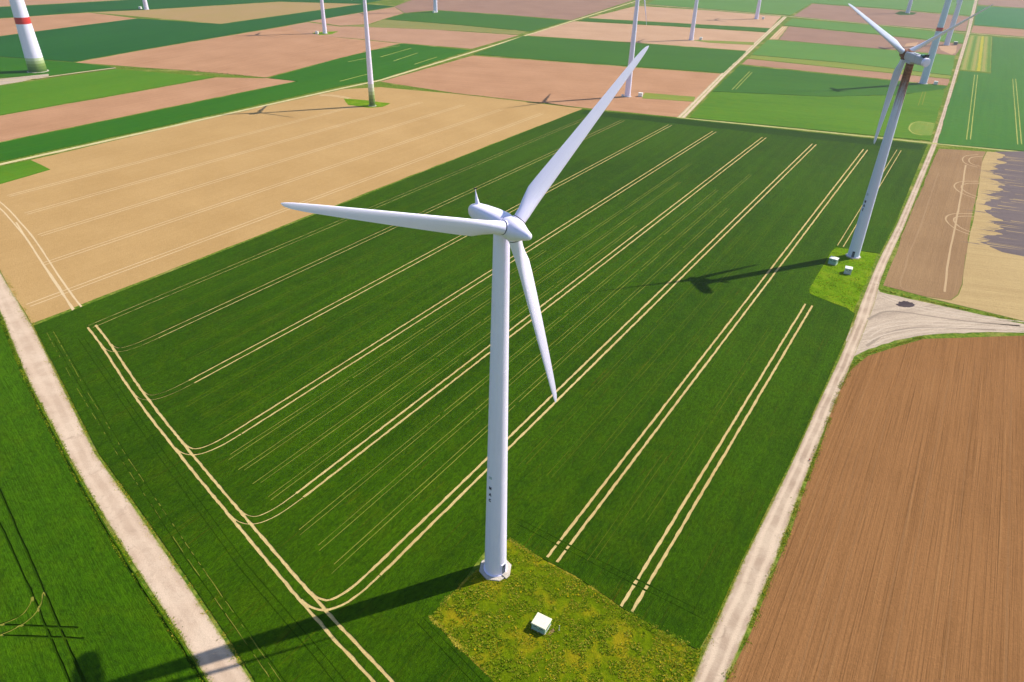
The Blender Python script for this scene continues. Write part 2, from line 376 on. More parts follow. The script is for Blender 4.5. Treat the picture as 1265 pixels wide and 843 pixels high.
def grooved_field(name, poly, h, mat, angle, cuts):
    """a crop stand with its wheel tracks left out as real gaps; cuts = closed outlines of the gaps"""
    poly = ccw(poly); c = centre(poly); a = R(angle)
    lp = to_local(poly, c, a); lc = [to_local(q, c, a) for q in cuts]
    V = [Vector(p) for p in lp]; E = [(i, (i+1) % len(lp)) for i in range(len(lp))]
    for q in lc:
        o = len(V); V += [Vector(p) for p in q]; E += [(o+i, o+(i+1) % len(q)) for i in range(len(q))]
    v2, e2, f2, *_ = delaunay_2d_cdt(V, E, [], 0, 1e-4)
    grid = {}
    for q in lc:
        m = len(q)//2
        for i in range(m-1):
            qd = [q[i], q[i+1], q[2*m-2-i], q[2*m-1-i]]
            for gx in range(int(min(p[0] for p in qd)//4), int(max(p[0] for p in qd)//4)+1):
                for gy in range(int(min(p[1] for p in qd)//4), int(max(p[1] for p in qd)//4)+1): grid.setdefault((gx, gy), []).append(qd)
    keep = []
    for f in f2:
        x = sum(v2[i].x for i in f)/len(f); y = sum(v2[i].y for i in f)/len(f)
        if not inside((x, y), lp): continue
        if any(inside((x, y), qd) for qd in grid.get((int(x//4), int(y//4)), ())): continue
        keep.append(f)
    bm = bmesh.new(); bv = [bm.verts.new((p.x, p.y, h)) for p in v2]
    for f in keep:
        try: bm.faces.new([bv[i] for i in f])
        except ValueError: pass
    for f in bm.faces:
        f.normal_update()
        if f.normal.z < 0: f.normal_flip()
    edges = [e for e in bm.edges if len(e.link_faces) == 1]; low = {}
    def lo(v):
        if v not in low: low[v] = bm.verts.new((v.co.x, v.co.y, 0.0))
        return low[v]
    for e in edges:
        lpv = [l for l in e.link_loops][0]; p, q = lpv.vert, lpv.link_loop_next.vert
        bm.faces.new((q, p, lo(p), lo(q)))
    for v in [v for v in bm.verts if not v.link_faces]: bm.verts.remove(v)
    me = bpy.data.meshes.new(name); bm.to_mesh(me); bm.free()
    o = link(name, me, mat); o.location = (c[0], c[1], 0); o.rotation_euler = (0, 0, a); return o
def closed(sides): return sides[0]+sides[1][::-1]

# ------------------------------------------------------------------ surveyed ground plan (metres; x right, y ahead of the viewpoint)
FIELDS = [
    ('tan', 'stubble_field', 'tan', 58.4, 0.05, [(-161.88, 200.83), (-132.65, 168.44), (38.9, 443.4), (4.0, 457.4), (-42.5, 474.6), (-91.9, 487.8), (-114.5, 478.3), (-182.2, 373.3), (-218.8, 312.4), (-202.75, 299.76), (-211.72, 279.49), (-220.09, 267.42), (-216.77, 261.63)], 'wide sandy stubble field left of the green wheat field'),
    ('plough', 'ploughed_field', 'plough', 58.6, 0.04, [(34.32, 66.88), (40.45, 75.67), (49.37, 90.55), (68.21, 122.43), (81.74, 146.32), (88.6, 156.59), (96.41, 164.17), (116.43, 174.3), (146.99, 177.85), (180.06, 173.9), (185.61, 117.03), (117.75, 51.09), (21.67, 48.51)], 'brown ploughed field at lower right beside the farm road'),
    ('tilled', 'tilled_field', 'tilled', 58.6, 0.04, [(119.71, 208.3), (150.54, 259.95), (179.2, 306.7), (221.8, 375.9), (244.9, 373.0), (235.9, 359.9), (205.2, 309.0), (175.27, 259.37), (146.39, 210.63), (141.27, 203.38), (136.81, 199.22), (129.29, 201.5)], 'tilled grey-brown strip with looping wheel marks beside the road'),
    ('straw', 'stubble_field', 'straw', -14, 0.05, [(129.54, 200.96), (136.93, 198.96), (141.23, 202.81), (146.67, 210.65), (175.59, 259.4), (205.6, 309.0), (236.4, 360.0), (245.4, 373.1), (262.8, 369.7), (319.4, 358.4), (227.05, 180.13), (152.33, 186.71)], 'pale straw field right of the tilled strip'),
    ('right', 'crop_field', 'green_r', 60, 0.2, [(226.2, 386.4), (274.9, 471.6), (358.3, 614.2), (378.3, 605.2), (507.6, 831.6), (534.2, 819.4), (680.7, 752.5), (372.9, 354.2), (266.6, 376.0)], 'smooth green field right of the road'),
    ('right2', 'tilled_field', 'brown_far', -30, 0.04, [(540.0, 930.0), (585.7, 904.7), (735.5, 818.3), (685.3, 758.1), (548.3, 842.6), (502.1, 864.3)], 'narrow brown strip at far right'),
    ('right3', 'crop_field', 'green_b', 60, 0.2, [(545.6, 938.5), (681.2, 1178.2), (740.7, 1161.4), (908.7, 1026.2), (746.4, 831.4), (590.5, 912.5)], 'green field at far top right'),
    ('right4', 'tilled_field', 'brown_far2', -30, 0.04, [(696.3, 1204.6), (970.4, 1689.2), (1387.4, 1600.4), (925.5, 1046.3), (748.3, 1174.0)], 'dull brown field on the right horizon'),
    ('i1', 'crop_field', 'green_y', -16, 0.2, [(100.8, 427.6), (131.3, 503.1), (158.4, 501.7), (206.6, 498.1), (261.3, 510.4), (302.4, 534.6), (304.1, 532.1), (224.5, 391.0)], 'light green field behind the wheat field'),
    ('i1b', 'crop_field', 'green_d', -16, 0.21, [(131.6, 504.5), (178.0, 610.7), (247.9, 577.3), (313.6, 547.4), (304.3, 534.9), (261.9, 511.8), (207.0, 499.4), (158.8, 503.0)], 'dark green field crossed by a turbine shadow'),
    ('i2', 'tilled_field', 'brown_far', -20, 0.04, [(180.9, 616.7), (193.4, 643.5), (260.2, 609.5), (330.5, 576.9), (315.5, 550.6)], 'thin brown strip beside the red-banded turbine'),
    ('i2b', 'crop_field', 'green_olive', -20, 0.1, [(194.4, 645.7), (201.6, 663.2), (270.7, 636.8), (339.1, 591.0), (331.8, 578.6)], 'thin yellowish strip of thin crop'),
    ('i3', 'crop_field', 'green_y2', -20, 0.2, [(202.6, 665.5), (245.2, 760.7), (320.6, 726.8), (394.5, 692.0), (340.0, 592.7), (271.5, 638.9)], 'green field with the far road on its right'),
    ('i4', 'tilled_field', 'brown_far2', -25, 0.04, [(256.3, 762.9), (300.9, 871.1), (376.8, 823.4), (442.8, 769.3), (397.8, 696.9), (322.7, 732.0)], 'brown strip behind the rusty turbine rotor'),
    ('i4b', 'stubble_field', 'tan_far', 60, 0.05, [(246.9, 763.7), (292.6, 869.4), (300.4, 872.4), (255.9, 764.4)], 'small striped tan plot at the road bend'),
    ('i5', 'crop_field', 'green_y2', -25, 0.2, [(298.0, 880.8), (328.5, 946.6), (409.9, 901.7), (484.2, 845.0), (447.8, 778.1), (379.6, 830.0)], 'green strip along the far track'),
    ('i6', 'tilled_field', 'brown_far2', -28, 0.04, [(340.0, 975.9), (422.1, 1141.7), (513.3, 1092.9), (589.0, 1028.3), (501.3, 873.8), (416.6, 917.4)], 'dull brown field around a far turbine'),
    ('i7', 'crop_field', 'green_y2', -28, 0.2, [(339.1, 985.7), (171.4, 1068.6), (252.5, 1337.9), (514.6, 1423.9), (882.6, 1544.7), (598.4, 1043.7), (518.3, 1104.1), (425.0, 1153.6)], 'green field at the top middle'),
    ('j1', 'tilled_field', 'brown_mid', -14, 0.04, [(-95.0, 506.0), (-39.0, 619.9), (37.1, 600.6), (154.2, 571.2), (101.0, 443.7), (94.3, 428.8), (40.1, 445.6), (4.0, 459.7), (-42.7, 477.0)], 'pinkish brown field under the upper blade'),
    ('j2', 'crop_field', 'green_m', -14, 0.2, [(-38.8, 626.7), (2.0, 738.1), (103.4, 713.3), (202.6, 682.7), (156.2, 574.8), (37.3, 604.3)], 'mid green strip behind the brown field'),
    ('j3', 'tilled_field', 'brown_lt', -14, 0.04, [(4.3, 742.9), (59.5, 861.8), (164.1, 841.6), (258.4, 814.3), (204.6, 687.4), (104.0, 718.3)], 'pale brown field behind the green strip'),
    ('j4', 'crop_field', 'green_m', -14, 0.2, [(64.3, 867.2), (75.1, 890.0), (177.9, 868.1), (271.3, 846.3), (260.6, 819.0), (164.7, 845.0)], 'narrow dark green strip'),
    ('j5', 'tilled_field', 'brown_lt', -14, 0.04, [(77.4, 895.7), (152.5, 1043.5), (246.7, 1011.1), (322.7, 969.3), (274.8, 852.2), (178.8, 873.2)], 'pale brown field at the far track'),
    ('j3g', 'crop_field', 'green_olive', -14, 0.12, [(164.2, 745.1), (226.2, 741.5), (220.3, 722.9), (178.9, 730.0)], 'thin grassy wedge beside a far turbine'),
    ('j1g', 'meadow', 'green_olive', -14, 0.12, [(84.3, 494.2), (116.2, 486.1), (112.1, 471.4), (79.6, 476.5)], 'small olive meadow beside a turbine foot'),
    ('l1', 'crop_field', 'green_lb', 58, 0.2, [(-250.49, 278.05), (-230.3, 308.9), (-184.9, 379.7), (-118.5, 487.2), (-96.5, 514.2), (-42.7, 645.7), (-104.9, 669.5), (-141.3, 589.3), (-171.4, 506.0), (-149.4, 498.1), (-208.0, 402.0), (-248.2, 337.1), (-269.8, 303.8)], 'bright green band along the sandy track'),
    ('l2', 'tilled_field', 'brown_mid', 58, 0.04, [(-272.4, 307.2), (-249.5, 339.1), (-209.3, 404.7), (-150.9, 499.8), (-172.5, 505.8), (-206.5, 503.6), (-245.2, 440.5), (-279.8, 386.9), (-302.5, 347.3)], 'brown strip left of the turbines'),
    ('l3', 'crop_field', 'green_lb2', 62, 0.2, [(-305.6, 351.5), (-280.9, 388.6), (-246.2, 442.6), (-208.1, 504.8), (-283.5, 521.1), (-308.8, 483.0), (-318.6, 468.5), (-324.6, 457.7), (-353.7, 415.4)], 'light green field in front of the thick left tower'),
    ('l3b', 'crop_field', 'green_lb', 62, 0.19, [(-429.5, 516.5), (-385.3, 553.5), (-324.2, 541.6), (-287.6, 528.2), (-314.3, 494.5), (-328.7, 489.6), (-340.3, 482.4), (-388.0, 461.1)], 'green ground round the thick left tower'),
    ('l5', 'tilled_field', 'brown_mid', 67, 0.04, [(-323.2, 541.8), (-300.3, 603.8), (-240.5, 739.6), (-229.0, 765.6), (-199.8, 709.8), (-148.7, 688.1), (-106.7, 671.5), (-141.8, 591.8), (-174.4, 508.3), (-234.2, 524.2)], 'large pinkish brown field at upper left'),
    ('l6', 'tilled_field', 'brown_mid2', -15, 0.04, [(-231.7, 760.8), (-219.8, 792.0), (-180.6, 765.9), (-153.2, 783.4), (-66.9, 758.4), (-2.0, 742.7), (-41.9, 654.4), (-104.8, 673.7), (-149.4, 691.9), (-202.0, 706.8)], 'pinkish brown field left of the far track'),
    ('l7o', 'crop_field', 'green_olive2', -15, 0.1, [(-181.5, 769.9), (-154.1, 788.2), (-146.9, 829.3), (-70.8, 803.4), (5.2, 768.1), (-2.8, 746.9), (-67.2, 761.8)], 'olive fringe of a far green field'),
    ('l7', 'crop_field', 'green_m', -15, 0.2, [(-146.6, 832.8), (-133.0, 883.6), (-101.3, 923.5), (-22.7, 898.7), (53.3, 864.6), (9.2, 771.9), (-71.1, 807.1)], 'far green field below a turbine foot'),
    ('l8', 'tilled_field', 'brown_far2', -15, 0.04, [(-155.9, 952.6), (-128.0, 1185.6), (209.4, 1323.8), (154.9, 1112.0), (56.5, 872.5), (-22.9, 906.5), (-100.0, 929.7), (-134.7, 894.9)], 'dull purple-brown field at the top'),
    ('l4', 'crop_field', 'green_db', 67, 0.2, [(-468.3, 568.1), (-444.0, 646.1), (-418.3, 712.9), (-389.0, 781.3), (-296.5, 758.1), (-253.0, 850.7), (-197.7, 968.9), (-157.5, 956.7), (-220.8, 795.7), (-241.6, 743.4), (-301.5, 606.4), (-325.4, 543.7), (-386.7, 555.7), (-431.6, 519.3)], 'deep green band running past the thick left tower'),
    ('l4b', 'tilled_field', 'brown_mid2', 67, 0.04, [(-219.8, 798.5), (-155.2, 948.4), (-135.0, 890.9), (-149.2, 832.2), (-156.2, 790.9), (-182.2, 772.8)], 'brown wedge above the olive fringe'),
    ('l9', 'tilled_field', 'brown_mid', 67, 0.04, [(-560.2, 690.5), (-511.6, 752.8), (-484.0, 787.7), (-457.8, 816.7), (-391.3, 782.8), (-419.7, 715.4), (-445.8, 649.0), (-470.8, 571.4)], 'brown field behind the thick left tower'),
    ('l10', 'crop_field', 'green_db', 67, 0.2, [(-618.9, 768.7), (-565.9, 838.5), (-521.8, 885.7), (-448.4, 971.4), (-346.8, 1066.7), (-178.3, 1196.6), (-132.0, 1177.6), (-198.6, 973.4), (-302.7, 973.4), (-414.1, 856.4), (-459.0, 822.3), (-514.1, 756.7), (-563.8, 695.2)], 'deep green strip at the upper left'),
    ('l11', 'stubble_field', 'olive_brown', 67, 0.05, [(-455.4, 818.8), (-412.5, 852.9), (-301.4, 968.9), (-200.1, 971.1), (-254.3, 855.6), (-298.3, 760.7)], 'olive and brown plot at a far turbine foot'),
    ('l12', 'tilled_field', 'brown_mid2', 67, 0.04, [(-623.3, 774.5), (-569.4, 843.9), (-525.2, 891.7), (-451.5, 978.6), (-350.2, 1077.4), (-756.0, 951.2)], 'brown field at the top left corner'),
    ('wedge', 'meadow', 'green_lb2', 58, 0.2, [(-233.08, 254.86), (-211.72, 279.49), (-202.75, 299.76), (-218.4, 311.9), (-225.7, 301.6), (-246.25, 272.4)], 'bright grass wedge at the left edge'),
    ('stripes', 'stubble_field', 'stripe_base', 60, 0.06, [(489.8, 843.1), (509.0, 834.9), (381.4, 610.8), (361.3, 620.0)], 'small striped trial plot beside the road'),
    ('circle', 'meadow', 'green_circle', 60, 0.22, [(223.5, 415.6), (232.3, 430.5), (239.9, 436.2), (247.1, 431.3), (231.0, 402.5), (224.8, 401.8), (221.3, 404.8)], 'rounded pale patch beside the far road'),
]
MAIN_FIELD = [
    (-131.23, 167.17),
    (38.6, 441.7),
    (97.5, 425.3),
    (162.8, 402.7),
    (219.8, 384.2),
    (184.8, 325.4),
    (148.6, 263.99),
    (129.85, 234.37),
    (123.63, 236.05),
    (119.72, 237.93),
    (115.95, 238.74),
    (112.78, 234.92),
    (103.49, 219.46),
    (94.0, 203.75),
    (93.17, 200.6),
    (98.1, 194.66),
    (101.33, 191.45),
    (102.5, 188.2),
    (95.29, 175.35),
    (73.92, 140.16),
    (62.59, 121.64),
    (42.53, 90.3),
    (34.27, 76.54),
    (31.23, 72.23),
    (26.19, 75.34),
    (19.98, 79.87),
    (17.72, 81.94),
    (12.58, 86.27),
    (7.09, 89.92),
    (0.4, 94.52),
    (-3.71, 91.8),
    (-5.7, 87.96),
    (-8.06, 83.07),
    (-12.26, 76.99),
    (-7.97, 72.26),
    (-1.26, 65.77),
    (7.03, 55.43),
    (2.57, 47.99),
    (-18.45, 47.43),
    (-37.06, 64.64),
    (-43.88, 72.1),
    (-54.54, 83.13),
    (-70.65, 99.43),
    (-86.87, 115.49),
]
HEADLAND = [
    (82.4, 186.6),
    (79.5, 176),
    (75.3, 163),
    (68.8, 142),
    (61.6, 114.7),
    (54.7, 87.0),
    (49.3, 65.0),
    (46.4, 50.3),
    (41.5, 28),
    (38, 12),
]
TRAMS = [
    (186.6, 82.0, 383, 0.36),
    (167.2, None, 387, 0.4),
    (141.3, None, 394.5, 0.5),
    (116, None, 396, 0.52),
    (89.9, None, 401, 0.56),
    (64.4, None, 404, 0.6),
    (40.0, 81, 410, 0.58),
]
EXTRA_TRAMS = [
    (78.7, 212, 24.2, 0.58),
    (266, 420, 25.3, 0.34),
]
FURROWS = [
    ([(-121.17, 160.38), (-82.17, 115.7), (-56.34, 87.92), (-33.56, 64.75), (-21.9, 53.5)], 0.13),
    ([(-115.33, 161.56), (-71.78, 113.56), (-46.43, 86.45), (-30.23, 70.79), (-17.06, 57.58)], 0.16),
    ([(2.18, 99.13), (16.86, 89.35), (33.54, 78.72)], 0.1),
    ([(-13.93, 76.46), (-5.31, 67.39), (2.48, 58.98)], 0.1),
    ([(102.7, 418.3), (161.6, 399.1), (208.0, 382.9)], 0.5),
]
DASHED = [
    [(-125.57, 163.54), (-104.02, 138.64), (-83.18, 115.66), (-55.19, 86.13), (-34.53, 64.72), (-23.0, 53.47)],
    [(-124.36, 164.48), (-102.67, 139.39), (-81.79, 115.99), (-53.85, 86.36), (-33.36, 64.89)],
]
HEADLAND_STRIP = [
    (39.6, 438.3),
    (96.9, 422.4),
    (162.2, 400.9),
    (217.7, 382.4),
    (210.8, 371.8),
    (158.0, 388.8),
    (96.4, 410.2),
    (56.3, 422.4),
    (36.1, 429.7),
]
SEED_ROWS = [
    (110.7, 67.4, 200, 0.12, 'sparse'),
    (105.4, 66.1, 330, 0.12, 'sparse'),
    (99.6, 64.7, 300, 0.12, 'sparse'),
    (94.1, 63.4, 240, 0.12, 'sparse'),
    (82.5, 60.6, 300, 0.12, 'sparse'),
    (76.8, 59.2, 330, 0.12, 'sparse'),
    (71.2, 57.7, 280, 0.12, 'sparse'),
    (134, 74, 190, 0.08, 'sparse_dim'),
    (127, 72, 220, 0.08, 'sparse_dim'),
    (121, 70, 160, 0.08, 'sparse_dim'),
    (58, 100, 260, 0.08, 'sparse_dim'),
    (51.5, 100, 300, 0.08, 'sparse_dim'),
    (46, 110, 200, 0.08, 'sparse_dim'),
    (34, 85, 120, 0.08, 'sparse_dim'),
    (30, 100, 190, 0.08, 'sparse_dim'),
    (158, 90, 240, 0.08, 'sparse_dim'),
    (150, 85, 200, 0.08, 'sparse_dim'),
    (176, 90, 260, 0.08, 'sparse_dim'),
]
LEFT_FIELD = [
    (-228.18, 165.94),
    (-145.9, 174.15),
    (-117.31, 140.71),
    (-93.91, 115.18),
    (-80.94, 101.2),
    (-65.69, 85.38),
    (-47.96, 68.09),
    (-44.41, 64.41),
    (-30.72, 51.12),
    (-84.24, 45.65),
    (-178.61, 60.2),
]
LEFT_TRACKS = [
    ([(-152.56, 181.63), (-142.72, 170.59), (-117.1, 140.02), (-94.35, 114.9), (-80.8, 100.33), (-66.08, 85.0), (-48.16, 67.66), (-30.99, 50.59)], 0.55, 'furrow'),
    ([(-134.25, 138.8), (-100.12, 103.35), (-79.38, 81.54), (-63.07, 64.48), (-55.88, 57.01)], 0.42, 'furrow'),
    ([(-124.65, 124.93), (-94.75, 94.87), (-80.44, 80.31), (-64.63, 63.78), (-58.13, 56.95)], 0.42, 'furrow'),
    ([(-100.56, 73.19), (-80.95, 73.1), (-68.23, 72.92)], 0.36, 'furrow'),
    ([(-99.41, 71.72), (-79.75, 71.2), (-66.32, 71.06)], 0.36, 'furrow'),
    ([(-79.07, 78.69), (-78.39, 77.09), (-78.38, 74.88), (-80.86, 72.95), (-89.37, 70.29)], 0.32, 'sparse'),
    ([(-77.78, 79.73), (-76.55, 77.16), (-76.72, 73.85), (-79.66, 71.05), (-87.19, 67.23)], 0.32, 'sparse'),
]
MARKS = [
    ('tan', 'tan_track', 0.34, [[(-138.75, 178.11), (-136.65, 181.52), (14.78, 427.67)], [(-140.45, 179.15), (-138.35, 182.56), (13.08, 428.71)]]),
    ('tan', 'tan_track', 0.34, [[(-150.54, 205.32), (-148.44, 208.73), (-9.58, 434.44)], [(-152.24, 206.38), (-150.14, 209.77), (-11.28, 435.48)]]),
    ('tan', 'tan_track', 0.34, [[(-165.03, 228.33), (-162.93, 231.74), (-32.99, 442.97)], [(-166.73, 229.37), (-164.63, 232.78), (-34.69, 444.01)]]),
    ('tan', 'tan_track', 0.34, [[(-181.54, 247.88), (-179.44, 251.29), (-58.92, 447.18)], [(-183.24, 248.92), (-181.14, 252.33), (-60.62, 448.22)]]),
    ('tan', 'tan_track', 0.34, [[(-199.26, 265.82), (-197.16, 269.23), (-87.65, 447.24)], [(-200.96, 266.88), (-198.86, 270.27), (-89.35, 448.28)]]),
    ('tan', 'tan_track', 0.5, [[(-226.84, 280.5), (-198.65, 257.05), (-177.81, 235.58), (-166.14, 223.22), (-149.24, 203.5), (-135.1, 187.33), (-125.73, 177.17)], [(-225.56, 282.04), (-197.29, 258.53), (-176.37, 236.96), (-164.64, 224.56), (-147.72, 204.8), (-133.6, 188.67), (-124.25, 178.53)]]),
    ('tan', 'tan_track', 0.5, [[(-180.76, 239.88), (-165.65, 222.47), (-153.75, 208.73), (-138.58, 192.07), (-125.57, 176.35)]]),
    ('tilled', 'tan_track2', 0.55, [[(226.97, 346.04), (224.39, 348.89), (225.85, 354.84), (230.79, 361.69), (238.03, 363.76)], [(224.63, 344.16), (221.41, 348.51), (223.15, 356.16), (229.01, 364.11), (237.17, 366.64)]]),
    ('tilled', 'tan_track2', 0.55, [[(200.76, 298.88), (198.09, 304.43), (199.44, 312.63), (204.94, 318.34), (212.89, 318.7)], [(198.04, 297.62), (195.11, 304.17), (196.76, 313.97), (203.66, 321.06), (212.71, 321.7)]]),
    ('tilled', 'tan_track2', 0.55, [[(175.86, 256.02), (172.68, 261.4), (174.2, 270.54), (178.8, 275.1), (186.73, 275.17)], [(173.24, 254.54), (169.7, 261.08), (171.48, 271.8), (177.7, 277.88), (186.67, 278.17)]]),
    ('tilled', 'tan_track2', 0.7, [[(220.6, 347.4), (194.3, 301.8), (169.32, 259.3), (153.77, 233.44), (137.88, 204.92)]]),
    ('tilled', 'tan_track3', 0.6, [[(200.1, 333.3), (173.57, 288.97), (151.08, 251.36), (139.87, 234.36), (132.57, 221.04), (125.92, 210.49), (124.79, 205.64), (130.59, 204.45)]]),
    ('right', 'sparse_r', 0.5, [[(361.1, 597.6), (246.9, 395.9)], [(363.6, 597.9), (249.1, 396.1)]]),
    ('right', 'sparse_r', 0.5, [[(383.7, 584.7), (270.8, 388.7)], [(386.2, 585.0), (273.1, 389.0)]]),
    ('i1b', 'sparse_r', 0.5, [[(178.4, 583.1), (146.7, 511.8)], [(179.4, 579.9), (149.9, 513.6)]]),
    ('i1', 'sparse', 0.4, [[(284.5, 524.0), (259.6, 478.7)], [(286.7, 524.3), (263.6, 481.5)]]),
    ('circle', 'sparse_r', 0.8, [[(245.6, 430.2), (239.3, 435.0), (232.4, 429.6), (224.0, 415.7), (222.1, 405.6), (225.6, 402.6)]]),
    ('l1', 'sparse_r', 0.9, [[(-130.3, 624.0), (-104.7, 658.3)]]),
    ('l1', 'sparse_r', 0.9, [[(-111.4, 599.9), (-93.3, 647.2)]]),
    ('l1', 'sparse_r', 0.9, [[(-98.5, 583.8), (-84.8, 623.9)]]),
    ('l1', 'sparse_r', 0.9, [[(-80.7, 572.7), (-67.0, 607.4)]]),
    ('l1', 'sparse_r', 0.9, [[(-131.8, 574.8), (-117.6, 598.8)]]),
    ('l1', 'sparse_r', 0.9, [[(-121.9, 502.1), (-107.9, 530.0)]]),
    ('stripes', 'stripe_t', 2.2, [[(488.4, 836.2), (364.7, 621.2)]]),
    ('stripes', 'stripe_g', 2.2, [[(492.0, 835.7), (368.0, 619.7)]]),
    ('stripes', 'stripe_t', 2.2, [[(495.5, 835.2), (371.2, 618.1)]]),
    ('stripes', 'stripe_y', 2.2, [[(499.0, 834.7), (374.5, 616.6)]]),
    ('stripes', 'stripe_t', 2.2, [[(502.5, 834.2), (377.7, 615.0)]]),
    ('stripes', 'stripe_g', 2.2, [[(506.0, 833.7), (380.9, 613.5)]]),
    ('i4b', 'tan_track', 1.0, [[(250.3, 769.8), (292.5, 866.0)]]),
    ('i4b', 'tan_track', 1.0, [[(253.3, 770.4), (295.4, 866.6)]]),
    ('tan', 'tan_track', 0.8, [[(-124.76, 457.71), (-116.84, 458.85), (-105.3, 451.38)], [(-125.04, 459.89), (-116.16, 460.95), (-104.1, 453.22)]]),
    ('plough', 'plough_line', 0.35, [[(127.25, 150.4), (99.41, 104.08), (73.52, 60.85)]]),
    ('plough', 'plough_line', 0.22, [[(112.77, 153.32), (59.88, 67.69)]]),
    ('plough', 'plough_line', 0.22, [[(91.18, 123.46), (56.97, 67.6)]]),
    ('plough', 'plough_line', 0.22, [[(124.18, 161.62), (68.13, 67.95)]]),
    ('plough', 'plough_line', 0.22, [[(77.11, 122.83), (45.36, 67.23)]]),
    ('plough', 'plough_line', 0.22, [[(92.63, 141.74), (48.51, 67.33)]]),
    ('plough', 'plough_line', 0.18, [[(49.1, 82.88), (72.26, 122.29), (88.28, 147.71), (100.38, 160.74), (114.28, 168.0), (128.16, 171.0)]]),
    ('plough', 'plough_line', 0.18, [[(51.3, 82.96), (74.19, 121.31), (89.73, 145.51), (100.08, 156.91), (112.12, 163.55), (125.1, 165.33)]]),
    ('plough', 'plough_line', 0.18, [[(54.02, 83.05), (76.55, 120.12), (91.48, 142.86), (99.72, 152.36), (109.57, 158.32), (121.53, 158.72)]]),
    ('gravel_junction', 'rut_pale', 0.55, [[(157.97, 183.16), (135.09, 184.69), (118.51, 185.17), (107.5, 182.51), (99.89, 175.91)], [(157.85, 181.26), (134.99, 182.79), (118.65, 183.27), (108.34, 180.81), (101.15, 174.47)]]),
    ('gravel_junction', 'rut_pale', 0.55, [[(159.06, 184.62), (137.76, 189.22), (123.41, 194.41), (119.25, 198.2), (116.89, 201.25)], [(158.66, 182.76), (137.26, 187.38), (122.57, 192.71), (117.89, 196.88), (115.39, 200.09)]]),
    ('gravel_junction', 'rut_pale', 0.55, [[(156.97, 181.69), (133.42, 181.74), (116.09, 180.25), (105.98, 176.37), (99.24, 171.48)], [(156.97, 179.79), (133.48, 179.84), (116.45, 178.39), (106.86, 174.69), (100.36, 169.94)]]),
    ('gravel_junction', 'rut_dark', 0.8, [[(149.27, 183.61), (131.43, 185.96), (118.96, 190.21), (112.38, 190.84), (105.0, 184.88)]]),
    ('gravel_junction', 'rut_dark', 0.8, [[(140.48, 180.72), (122.04, 181.54), (108.37, 178.4), (98.1, 169.32)]]),
]
